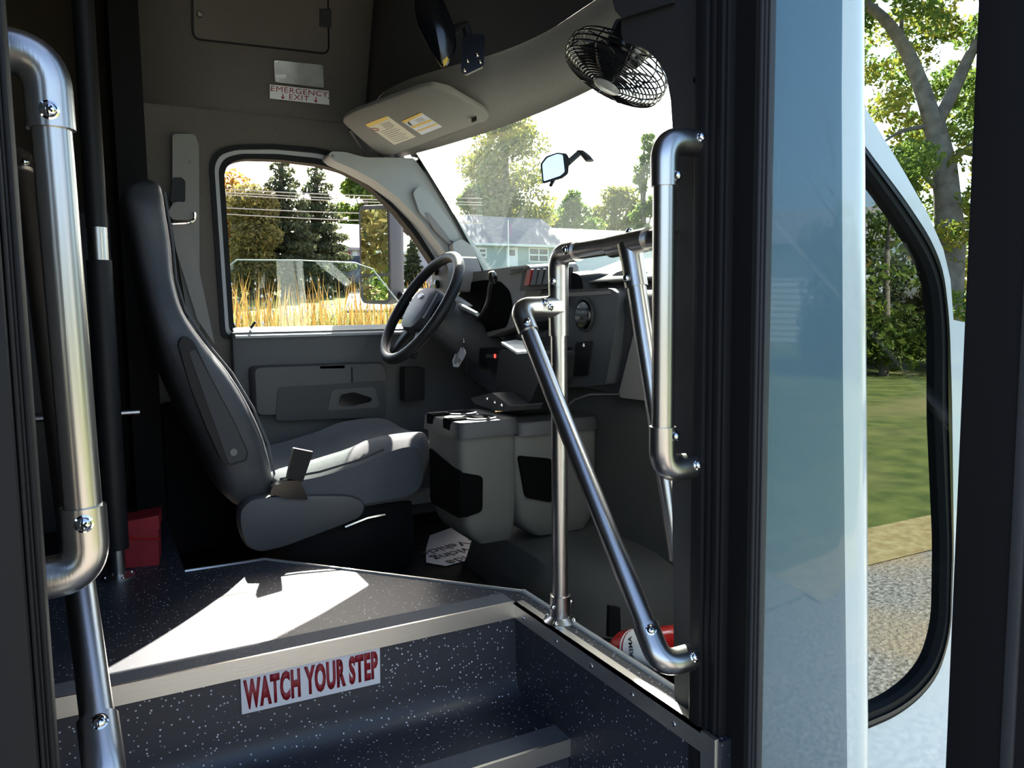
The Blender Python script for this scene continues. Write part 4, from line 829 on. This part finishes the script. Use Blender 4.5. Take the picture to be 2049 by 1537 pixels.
# rear-view mirror on the windshield
rv = thing('rear_view_mirror', tuple(at(1110, 370, X=1.16)), 'rear view mirror with blue tinted glass stuck to the windshield', 'mirror')
rq = fillet(P([(1081, 328), (1092, 312), (1115, 305), (1133, 306), (1139, 318), (1137, 346), (1125, 357), (1085, 367)], D=2.12), .006, 3, True)
RN = Vector((-.515, -.853, .079)).normalized(); rqc = sum(rq, Vector())/len(rq)
def onm(x, y, off=0):
    d = Vector(fw + RT*(x-CX)/F - UP*(y-CY)/F); c = Vector(CAM); t = (rqc+RN*off-c).dot(RN)/d.dot(RN); return c+d*t
rq = fillet([onm(x, y) for x, y in ((1081, 328), (1092, 313), (1115, 305), (1134, 307), (1140, 318), (1137, 347), (1125, 356), (1086, 367))], .005, 3, True)
MB().loft([[rqc+(p-rqc)*.8-RN*.022 for p in rq], [p-RN*.008 for p in rq], [p for p in rq]], True, True).build('housing', 'black_plastic', rv)
MB().prism(fillet([onm(x, y, .001) for x, y in ((1085, 329), (1095, 316), (1115, 308), (1126, 310), (1130, 344), (1121, 352), (1088, 363))], .004, 3, True), RN*.001).build('mirror_glass', 'mirror', rv)
MB().tube([at(1136, 326, D=2.14), at(1156, 308, D=2.16)], .009, 12).build('arm', 'black_plastic', rv)
MB().loft([supell(at(x, y, D=2.17), Vector(RT)*.012, Vector(fw)*.012, 16, .7) for x, y in ((1160, 303), (1172, 312), (1180, 322))]).build('glass_mount', 'black_plastic', rv)
MB().tube([at(1108, 360, D=2.14), at(1102, 371, D=2.12)], .005, 8).build('day_night_tab', 'black_plastic', rv)
# outside mirror on the driver's side
om = thing('side_mirror', tuple(at(765, 607, Y=3.22)), 'large two pane outside mirror beyond the driver window', 'mirror')
ON = Vector((-.86, -.50, -.03)).normalized(); oc = at(748, 508, Y=3.22)
def ono(x, y, off=0):
    d = Vector(fw + RT*(x-CX)/F - UP*(y-CY)/F); c = Vector(CAM); t = (oc+ON*off-c).dot(ON)/d.dot(ON); return c+d*t
fr = fillet([ono(x, y) for x, y in ((718, 420), (722, 412), (770, 410), (780, 416), (783, 600), (775, 608), (728, 607), (721, 596))], .01, 3, True); oc2 = sum(fr, Vector())/len(fr)
hs = [oc2+(p-oc2)*.86-ON*.085+V(.01, 0, 0) for p in fr]
MB().loft([fr, [oc2+(p-oc2)*1.02-ON*.03 for p in fr], [oc2+(p-oc2)*1.0-ON*.06+V(.005, 0, 0) for p in fr], hs], True, True).build('housing', 'dash_plastic', om)
MB().prism(fillet([ono(x, y, .002) for x, y in ((722, 420), (775, 418), (778, 546), (724, 549))], .008, 3, True), ON*.002).build('upper_glass', 'mirror', om)
MB().prism(fillet([ono(x, y, .002) for x, y in ((724, 554), (778, 552), (777, 600), (730, 602))], .008, 3, True), ON*.002).build('lower_glass', 'mirror', om)
MB().tube([oc2-ON*.08+V(0, 0, -.15), V(1.28, 2.74, 1.42)], .018, 10).build('arm', 'black_plastic', om)
# watch your step sticker
ws = thing('step_sign', tuple(at(620, 1390, Y=1.414)), 'white sticker with red watch your step lettering on the top riser', 'sign')
wq = P([(481, 1354), (760, 1294.5), (761, 1367), (484, 1430)], Y=1.4165); MB().prism(wq, (0, .002, 0)).build('board', 'white_paper', ws)
wm = (wq[0]+wq[1]+wq[2]+wq[3])/4
wdt = wq[1].x-wq[0].x; hgt = (wq[0].z-wq[3].z)
t_ = text('WATCH YOUR STEP', 'lettering', 'dark_red_text', ws, wm+V(0, -.0003, .001), (1, 0, 0), (0, 0, 1), 1.0, 1, .055, .0004, space=1.10)
dx_ = t_.dimensions.x or 1; dz_ = t_.dimensions.z or 1
co_ = np.empty(len(t_.data.vertices)*3); t_.data.vertices.foreach_get('co', co_); co_ = co_.reshape(-1, 3); mn, mx_ = co_.min(0), co_.max(0)
co_[:, 0] = (co_[:, 0]-(mn[0]+mx_[0])/2)*(wdt*.965/(mx_[0]-mn[0])); co_[:, 2] = (co_[:, 2]-(mn[2]+mx_[2])/2)*(hgt*.80/(mx_[2]-mn[2])); t_.data.vertices.foreach_set('co', co_.ravel())

# ------------------------------------------------------------------ outdoors: ground
def gz(x, y):
    if y > 6: return min(.085*(y-6), 3.6)
    if y < -4: return min(.02*(-4-y), .5)
    return 0.0
def patch(name, m, x0, x1, y0, y1, nx, ny, dz, label, kind='structure'):
    o = MB().grid([[V(x0+(x1-x0)*i/nx, y0+(y1-y0)*j/ny, gz(0, y0+(y1-y0)*j/ny)+dz) for i in range(nx+1)] for j in range(ny+1)]).build(name, m); tag(o, label, kind=kind); return o
patch('ground_gravel', 'gravel', -40, 60, -1.2, 6, 4, 25, 0, 'grey gravel lot around the bus')
patch('ground_gravel_yard', 'gravel', -40, 3.2, -9, -1.2, 4, 25, .01, 'gravel yard beside the entry door')
patch('ground_lawn', 'lawn', -60, 120, -80, -1.2, 4, 40, .0, 'mown green lawn beyond the gravel')
patch('ground_verge', 'dead_grass', 3.2, 120, -1.55, -1.05, 4, 4, .012, 'strip of dry grass between gravel and lawn')
patch('ground_field', 'field', -60, 120, 6, 26, 4, 40, 0, 'dry grass field rising beyond the driver side')
patch('ground_far_lawn', 'lawn', -120, 160, 26, 140, 4, 40, 0, 'lawn rising towards the houses')
dw = [at(x, y, Y=yy) for x, y, yy in ((690, 592, 23), (905, 592, 23), (960, 566, 34), (700, 566, 34))]
tag(MB().prism([V(p.x, p.y, gz(0, p.y)+.03) for p in dw], (0, 0, .05)).build('ground_driveway', 'concrete'), 'sunlit concrete driveway in front of the mauve house', kind='structure')
# ------------------------------------------------------------------ reeds
def blades(name, m, n, xr, yr, h, wd, label, lean=.25, z0=0):
    vs, fs = [], []
    for _ in range(n):
        y = rng.uniform(*yr); x = rng.uniform(*xr)*(.3+.7*y/yr[1]); hh = rng.uniform(*h); a = rng.uniform(0, math.pi); z = gz(0, y)+z0
        dx, dy = math.cos(a)*wd, math.sin(a)*wd; lx_, ly_ = rng.normal(0, lean)*hh, rng.normal(0, lean)*hh; k = len(vs)
        vs += [(x-dx, y-dy, z), (x+dx, y+dy, z), (x-dx*.7+lx_*.35, y-dy*.7+ly_*.35, z+hh*.6), (x+dx*.7+lx_*.35, y+dy*.7+ly_*.35, z+hh*.6), (x+lx_, y+ly_, z+hh)]
        fs += [(k, k+1, k+3, k+2), (k+2, k+3, k+4)]
    me = MB(); me.v = [Vector(v) for v in vs]; me.f = fs; me.sm = [False]*len(fs)
    o = me.build(name, m); tag(o, label, 'reeds', kind='stuff'); return o
blades('marsh_grass', 'reed_green', 5000, (-3, 16), (8, 15), (.6, 1.15), .014, 'green yellow marsh grass between the cattails', .2)
blades('cattail_reeds', 'reed', 3600, (-3, 16), (8.5, 15), (.7, 1.62), .015, 'golden cattail reeds standing in the field beyond the driver window', .10)
blades('dry_grass', 'reed_dry', 5000, (-2, 10), (5.5, 9.5), (.35, .85), .010, 'tan dry grass in front of the cattails', .3)
fl = MB()
for _ in range(700):
    y = rng.uniform(7.5, 14); x = rng.uniform(-2.5, 16)*(.3+.7*y/15); z = gz(0, y)+rng.uniform(.7, 1.55); r_ = rng.uniform(.008, .018)
    fl.add([(x+r_, y, z), (x-r_, y, z), (x, y+r_, z), (x, y-r_, z), (x, y, z+r_*1.6), (x, y, z-r_*1.6)], [(0, 2, 4), (2, 1, 4), (1, 3, 4), (3, 0, 4), (2, 0, 5), (1, 2, 5), (3, 1, 5), (0, 3, 5)])
tag(fl.build('seed_heads', 'fluff'), 'white fluffy seed heads among the reeds', 'seed heads', kind='stuff')
# ------------------------------------------------------------------ trees
def leaves(blobs, size, n):
    """leaf quads scattered through ellipsoid blobs, denser near their surface"""
    tot = sum(b[3]*b[4]*b[5] for b in blobs); V_, F_ = [], []
    for (cx, cy, cz, rx_, ry_, rz_) in blobs:
        k = int(n*rx_*ry_*rz_/tot); d = rng.normal(size=(k, 3)); d /= np.linalg.norm(d, axis=1)[:, None]
        r_ = rng.uniform(.25, 1, size=(k, 1))**.5; p = d*r_*np.array([rx_, ry_, rz_])+np.array([cx, cy, cz])
        u = rng.normal(size=(k, 3)); u /= np.linalg.norm(u, axis=1)[:, None]; w_ = np.cross(u, rng.normal(size=(k, 3))); w_ /= np.linalg.norm(w_, axis=1)[:, None]
        s_ = size*rng.uniform(.6, 1.3, size=(k, 1)); base = sum(len(v) for v in V_)
        V_.append(np.stack([p-u*s_, p+w_*s_*.45, p+u*s_, p-w_*s_*.45], 1).reshape(-1, 3)); F_.append(np.arange(k*4).reshape(-1, 4)+base)
    return np.concatenate(V_), np.concatenate(F_)
def tree(name, label, base, blobs, size, n, leafm, trunk, barkm='bark', group=None, limbs=True, cat='tree'):
    t = thing(name, base, label, cat, group); b0 = Vector(base)
    v, f = leaves(blobs, size, n); me = bpy.data.meshes.new('crown'); me.from_pydata(v.tolist(), [], f.tolist()); me.materials.append(MATS[leafm])
    o = bpy.data.objects.new('crown', me); COL.objects.link(o); o.parent = t
    if trunk:
        top = max(b[2] for b in blobs); m = MB(); MB.tube(m, [b0, b0+V(.1*trunk, 0, top*.35), b0+V(-.3*trunk, 0, top*.75), b0+V(.2*trunk, 0, top)], [trunk*1.2, trunk, trunk*.7, trunk*.2], 10)
        m.build('trunk', barkm, t)
        if limbs:
            for b in blobs[:9]:
                e = b0+V(b[0], b[1], b[2]); s_ = b0+V(0, 0, max(top*.3, b[2]*.62)); MB().tube([s_, (s_+e)/2+V(0, 0, -.05*top), e], [trunk*.5, trunk*.32, trunk*.1], 7).build('branch', barkm, t)
    return t
def blobset(cx, cz, rx_, rz_, n, s_, ry_=None):
    out = []
    for _ in range(n):
        a = rng.uniform(0, 2*math.pi); r_ = rng.uniform(0, 1)**.5; h = rng.uniform(-1, 1)
        q = math.sqrt(max(0, 1-h*h)); out.append((cx+rx_*q*r_*math.cos(a), (ry_ or rx_)*q*r_*math.sin(a), cz+rz_*h, s_*rng.uniform(.7, 1.3), s_*rng.uniform(.7, 1.3), s_*rng.uniform(.5, .9)))
    return out
def ptree(px, pbase, ptop, phw, Y, leafm, label, n, size, nb=16, name='deciduous_tree', trunk=.22, low=.25, group=None):
    """tree whose trunk stands at picture column px, at distance Y"""
    b = at(px, pbase, Y=Y); zb = gz(0, Y); top = at(px, ptop, Y=Y).z; hw = abs(at(px+phw, pbase, Y=Y).x-b.x)*math.cos(yaw)**.5
    H = top-zb; cz = H*(low+1)/2; rz_ = H*(1-low)/2
    s_ = max(.35*hw, .8); return tree(name, label, (b.x, Y, zb), blobset(0, cz, max(hw-s_*.6, .3), max(rz_-s_*.5, .3), nb, s_), size, n, leafm, trunk, group=group)
ptree(466, 545, 338, 34, 31, 'leaf_orange', 'orange autumn tree at the rear edge of the driver window', 6500, .10, 18)
ptree(512, 545, 372, 40, 29, 'leaf_olive', 'olive green tree between the orange tree and the spruce', 9000, .10, 22, low=.05)
def spruce(px, pbase, ptop, phw, Y, label, n):
    b = at(px, pbase, Y=Y); zb = gz(0, Y); H = at(px, ptop, Y=Y).z-zb; hw = abs(at(px+phw, pbase, Y=Y).x-b.x); bl = []
    for k in range(34):
        t = (k+.5)/34; rr_ = hw*(1-t)**.75+.12; a = k*2.4
        bl.append((rr_*.55*math.cos(a), rr_*.55*math.sin(a), H*(.04+.94*t), rr_*.62, rr_*.62, H*.035))
    return tree('spruce_tree', label, (b.x, Y, zb), bl, .10, n, 'leaf_spruce', .18, limbs=False)
spruce(572, 548, 300, 78, 30, 'tall dark spruce in the middle of the driver window', 13000)
spruce(640, 548, 312, 68, 32, 'second dark spruce beside the mauve house', 12000)
ptree(738, 540, 325, 66, 62, 'leaf_green', 'green treetop behind the mauve house roof', 9000, .22, 24)
spruce(826, 545, 480, 18, 37, 'small dark conical evergreen by the driveway', 4000)
ptree(1015, 470, 228, 104, 66, 'leaf_yellowgreen', 'big tree with yellow green crown rising behind the green house', 20000, .22, 46, trunk=.5, low=.12)
ptree(950, 480, 370, 40, 62, 'leaf_green', 'low dark green tree left behind the green house', 4500, .22, 16, trunk=.3)
ptree(1150, 500, 385, 55, 75, 'leaf_green', 'hazy tree to the right of the green house roof', 6000, .28, 22, trunk=.3)
ptree(1225, 500, 370, 60, 78, 'leaf_yellowgreen', 'pale yellowish tree behind the top bar of the stanchion', 6500, .28, 24, trunk=.3)
ptree(1288, 505, 245, 26, 70, 'leaf_green', 'tall thin tree near the right edge of the windshield', 4000, .24, 22, trunk=.3, low=.2)
# near tree to the right of the bus
b = at(1885, 560, D=15.0); nb_ = V(b.x, b.y, 0)
t = thing('maple_tree', nb_, 'large forked tree with green leaves ahead of the bus on the right', 'tree')
def tp(x, y): return at(x, y, D=15.0)
MB().tube([nb_+V(.1, 0, 0), tp(1902, 480), tp(1890, 330), tp(1868, 245)], [.34, .27, .22, .20], 12).build('trunk', 'bark_pale', t)
for path, r_ in ((((1868, 250), (1850, 190), (1820, 110), (1775, 40), (1710, -10), (1600, -60)), .17), (((1872, 245), (1905, 190), (1940, 110), (1990, 20), (2060, -60)), .14), (((1820, 110), (1800, 60), (1812, 0)), .06), (((1868, 250), (1800, 262), (1760, 290)), .05), (((1895, 400), (1830, 330), (1795, 320)), .05), (((1890, 330), (1960, 280), (2040, 250)), .07)):
    MB().tube(fillet([tp(x, y) for x, y in path], .3, 3), [r_*(1-.6*k/(len(fillet([tp(x, y) for x, y in path], .3, 3))-1)) for k in range(len(fillet([tp(x, y) for x, y in path], .3, 3)))], 8).build('branch', 'bark_pale', t)
limbpx = [(1868, 250), (1850, 190), (1835, 150), (1820, 110), (1798, 75), (1775, 40), (1740, 15), (1905, 190), (1925, 150), (1940, 110), (1890, 330), (1897, 400), (1880, 290)]
for ci_, (lm, nn) in enumerate((('leaf_green', 30000), ('leaf_yellowgreen', 24000))):
    bl = []
    while len(bl) < 120:
        x, y = rng.uniform(1620, 2130), rng.uniform(-160, 640); dz_ = rng.uniform(-1.2, 2.4)
        if dz_ < .5 and min(math.hypot(x-a, y-b) for a, b in limbpx) < 42: continue
        p = at(x, y, D=15.0+dz_)-nb_; s_ = rng.uniform(.26, .55); bl.append((p.x, p.y, p.z, s_, s_, s_*.7))
    v, f = leaves(bl, .070, nn); me = bpy.data.meshes.new('crown'); me.from_pydata(v.tolist(), [], f.tolist()); me.materials.append(MATS[lm]); o = bpy.data.objects.new('crown', me); COL.objects.link(o); o.parent = t
# woodland on the passenger side (mirrored in the vision window) and behind on the driver's side
wood = []
def wood_tree(k, kind):
    nm = ('leaf_olive', 'leaf_green', 'leaf_spruce')[kind]
    return tree('woodland_tree', 'tree in the woodland edge on the passenger side', (0, 0, 0), blobset(0, 4.6, 2.4, 3.6, 18, 1.4), .22, 2600, nm, .2, limbs=False, group='woodland edge on the passenger side')
protos = [wood_tree(k, k) for k in range(3)]; used = set()
def put(k, x, y, s_, label, group):
    p = protos[k]
    if k not in used: used.add(k); t_ = p
    else:
        t_ = p.copy(); COL.objects.link(t_)
        for c in p.children: d = c.copy(); COL.objects.link(d); d.parent = t_
    t_.location = (x, y, gz(0, y)); t_.scale = (s_, s_, s_); t_.rotation_euler = (0, 0, rng.uniform(0, 6.28)); t_['label'] = label; t_['group'] = group
WL = ('olive bush', 'green bush', 'dark bush')
n_ = 0
for k in range(22):
    a = -.16-.033*k if k < 14 else -.98-.07*(k-14); d = rng.uniform(15.5, 19)
    put(k % 3, d*math.cos(a), d*math.sin(a)-1, rng.uniform(.30, .42), WL[k % 3]+' in the thicket across the lawn, mirrored in the vision window', 'thicket across the lawn')
for k, (x, y) in enumerate(((-13, 6.5), (-16, 5), (-19, 8), (-15, 9.5), (-11, 9))): put(k % 2, x, y, rng.uniform(.5, .7), WL[k % 2].replace('bush', 'tree')+' behind the bus, mirrored in the outside mirror', 'trees behind on the driver side')
for k in range(5):
    a = -.24-.09*k; d = 20+k % 2*2; bx0, by0 = d*math.cos(a), d*math.sin(a); bt_ = thing('bare_tree', (bx0, by0, gz(0, by0)), 'thin bare tree rising above the thicket across the lawn', 'tree', 'bare trees above the thicket')
    b0 = V(bx0, by0, gz(0, by0)); MB().tube([b0, b0+V(.1, 0, 3), b0+V(-.1, .1, 6.5)], [.11, .08, .02], 7).build('trunk', 'bark', bt_)
    for j in range(9):
        h = 2+.5*j; q = rng.uniform(0, 6.28); l = rng.uniform(.8, 1.7); e = V(math.cos(q)*l, math.sin(q)*l, l*.9); MB().tube([b0+V(0, 0, h), b0+V(0, 0, h)+e*.5+V(0, 0, -.1), b0+V(0, 0, h)+e], [.035, .022, .008], 5).build('branch', 'bark', bt_)
# ------------------------------------------------------------------ houses
def bxp(m, x0, x1, y0, y1, z0, z1): return m.box((x0, y0, z0), (x1, y1, z1))
Yg = 52.0; e0, e1_ = at(870, 485, Y=Yg), at(1128, 485, Y=Yg); zb = gz(0, Yg)-.3; ze = at(1000, 487, Y=Yg).z; zrd = at(1000, 434, Y=Yg+4.2).z
gh = thing('green_house', (e0.x+7, Yg, zb), 'long pale green house with grey shingle roof beyond the windshield', 'house')
bxp(MB(), e0.x, e1_.x, Yg, Yg+8.4, zb, ze).build('wall', 'siding_green', gh)
ov = .5; MB().prism([V(e0.x-ov, Yg-ov, ze-.05), V(e0.x-ov, Yg+4.2, zrd), V(e0.x-ov, Yg+8.4+ov, ze-.05), V(e0.x-ov, Yg+8.4+ov, ze-.2), V(e0.x-ov, Yg+4.2, zrd-.15), V(e0.x-ov, Yg-ov, ze-.2)], (e1_.x-e0.x+2*ov, 0, 0)).build('roof', 'roof_grey', gh)
bxp(MB(), e0.x-ov, e1_.x+ov, Yg-ov-.05, Yg-ov, ze-.22, ze-.05).build('fascia', 'siding_white', gh)
for (x0, y0, x1, y1) in ((943, 496, 974, 516), (1058, 496, 1098, 525), (886, 498, 915, 516)):
    a, b = at(x0, y1, Y=Yg-.06), at(x1, y0, Y=Yg-.06); wf = bxp(MB(), a.x, b.x, Yg-.06, Yg+.02, a.z, b.z).build('window', 'siding_white', gh)
    nx = 2; ww = (b.x-a.x)
    for i in range(2):
        for j in range(2): bxp(MB(), a.x+.12+i*(ww-.12)/2, a.x+i*(ww-.12)/2+(ww-.12)/2, Yg-.08, Yg-.05, a.z+.12+j*(b.z-a.z-.12)/2, a.z+j*(b.z-a.z-.12)/2+(b.z-a.z-.12)/2).build('window_pane', 'window_dark', wf)
a, b = at(1014, 532, Y=Yg-.06), at(1036, 495, Y=Yg-.06); df = bxp(MB(), a.x, b.x, Yg-.06, Yg+.02, a.z, b.z).build('house_door', 'siding_white', gh); bxp(MB(), a.x+.25, b.x-.25, Yg-.08, Yg-.05, a.z+.2+(b.z-a.z)*.4, b.z-.2).build('door_glass', 'window_dark', df)
fpz = at(1018, 530, Y=44); fg = thing('flag_pole', (fpz.x, 44, gz(0, 44)), 'thin pole with a small limp flag before the green house', 'flag')
zt_ = at(1018, 440, Y=44).z; MB().tube([V(fpz.x, 44, gz(0, 44)), V(fpz.x, 44, zt_)], .035, 8).build('pole', 'siding_white', fg)
MB().prism([V(fpz.x, 44, zt_-.1), V(fpz.x+.28, 44.05, zt_-.35), V(fpz.x+.22, 44.05, zt_-1.0), V(fpz.x, 44, zt_-.75)], (0, .02, 0)).build('flag', 'flag', fg)
# mauve house with red door
Ym = 44.0; zb = gz(0, Ym)-.3; x0, x1 = at(686, 500, Y=Ym).x, at(828, 500, Y=Ym).x; ze = at(740, 497, Y=Ym).z; zrd = at(740, 450, Y=Ym+4).z
mh = thing('mauve_house', (x0+2, Ym, zb), 'house with pinkish roof and red door behind the outside mirror', 'house')
bxp(MB(), x0, x1, Ym, Ym+8, zb, ze).build('wall', 'siding_mauve', mh)
MB().prism([V(x0-.4, Ym-.4, ze), V(x0-.4, Ym+4, zrd), V(x0-.4, Ym+8.4, ze), V(x0-.4, Ym+8.4, ze-.15), V(x0-.4, Ym-.4, ze-.15)], (x1-x0+.8, 0, 0)).build('roof', 'roof_pink', mh)
a, b = at(690, 533, Y=Ym-.05), at(701, 504, Y=Ym-.05); bxp(MB(), a.x, b.x, Ym-.05, Ym+.02, a.z, b.z).build('house_door', 'door_red', mh)
for x in (706, 809): a, b = at(x, 532, Y=Ym-.05), at(x+9, 500, Y=Ym-.05); bxp(MB(), a.x, b.x, Ym-.05, Ym+.02, a.z, b.z).build('window', 'siding_white', mh)
Yq = 38.0; x0, x1 = at(832, 500, Y=Yq).x, at(880, 500, Y=Yq).x; ze = at(850, 497, Y=Yq).z; zq = at(850, 470, Y=Yq).z
gg = thing('gabled_house', ((x0+x1)/2, Yq, gz(0, Yq)), 'lilac gabled house end between pillar and steering wheel', 'house')
MB().prism([V(x0, Yq, gz(0, Yq)-.3), V(x1, Yq, gz(0, Yq)-.3), V(x1, Yq, ze), V((x0+x1)/2, Yq, zq), V(x0, Yq, ze)], (0, 4.8, 0)).build('wall', 'siding_mauve', gg)
MB().prism([V(x0-.25, Yq-.3, ze-.25), V((x0+x1)/2, Yq-.3, zq+.02), V(x1+.25, Yq-.3, ze-.25), V(x1+.25, Yq-.3, ze-.10), V((x0+x1)/2, Yq-.3, zq+.2), V(x0-.25, Yq-.3, ze-.10)], (0, 5.4, 0)).build('roof', 'siding_white', gg)
# pale shed and parked car, wires
a = at(1120, 490, Y=58); x1 = at(1330, 480, Y=58).x; zs_ = at(1200, 487, Y=58).z; zk = at(1240, 462, Y=61).z
shd = thing('pale_garage', (a.x+4, 58, 3.3), 'pale low roofed garage right of the green house', 'garage')
bxp(MB(), a.x, x1, 58, 64, 3.2, zs_).build('wall', 'siding_white', shd); MB().prism([V(a.x-.4, 57.6, zs_), V(a.x-.4, 61, zk), V(a.x-.4, 64.4, zs_)], (x1-a.x+.8, 0, 0)).build('roof', 'concrete', shd)
cp = at(706, 556, Y=33); cr = thing('parked_car', (cp.x, 33, gz(0, 33)), 'dark grey car parked on the driveway below the red door', 'car')
cz_ = gz(0, 33)
MB().loft([[V(cp.x+dx, 33+dy, cz_+z) for dy, z in ((-.85, .35), (-.85, .8), (-.8, .95), (.8, .95), (.85, .8), (.85, .35))] for dx in (-.9, -.75, .75, .9)]).build('body', 'car_grey', cr)
MB().loft([[V(cp.x+dx*s_, 33+dy*s_, cz_+z) for dx, dy in ((-.75, -.75), (.75, -.75), (.75, .75), (-.75, .75))] for z, s_ in ((.94, 1), (1.45, .75), (1.5, .7))]).build('cabin', 'window_dark', cr)
for sx in (-.6, .6): MB().lathe([(.3, -.1), (.32, 0), (.3, .1)], V(cp.x+sx, 32.2, cz_+.32), (0, 1, 0), 16).build('wheel', 'black_rubber', cr)
for i, (xa, ya, xb, yb) in enumerate(((380, 370, 900, 394), (380, 376, 900, 402), (380, 381, 900, 407), (380, 408, 900, 428), (380, 420, 900, 444))):
    a, b = at(xa, ya, Y=26), at(xb, yb, Y=26); mid = (a+b)/2+V(0, 0, -.12)
    tag(MB().tube(fillet([a+(a-b)*.6, mid, b+(b-a)*.15], 6, 6), .016, 5).build('power_line', 'wire'), ('topmost', 'second', 'third', 'fourth', 'lowest')[i]+' overhead power line crossing behind the driver window', 'power line', 'overhead power lines behind the driver window')
# white sided garage on the passenger side, mirrored in the white body
ga = thing('sided_garage', (19.5, -17.5, .3), 'white lap sided garage beyond the lawn on the passenger side', 'garage')
ux = Vector((.66, .75, 0)); un = Vector((-.75, .66, 0)); g0 = Vector((19.5, -17.5, .3))
for k in range(16):
    z = .2*k; MB().prism([g0+ux*-4+V(0, 0, z)+un*.03, g0+ux*4+V(0, 0, z)+un*.03, g0+ux*4+V(0, 0, z+.2), g0+ux*-4+V(0, 0, z+.2)], -un*.1).build('siding_board', 'siding_white', ga)
MB().prism([g0+ux*-4.4+un*.4+V(0, 0, 3.15), g0+ux*-4.4-un*3+V(0, 0, 4.6), g0+ux*-4.4-un*6+V(0, 0, 3.15)], ux*8.8).build('roof', 'roof_grey', ga)
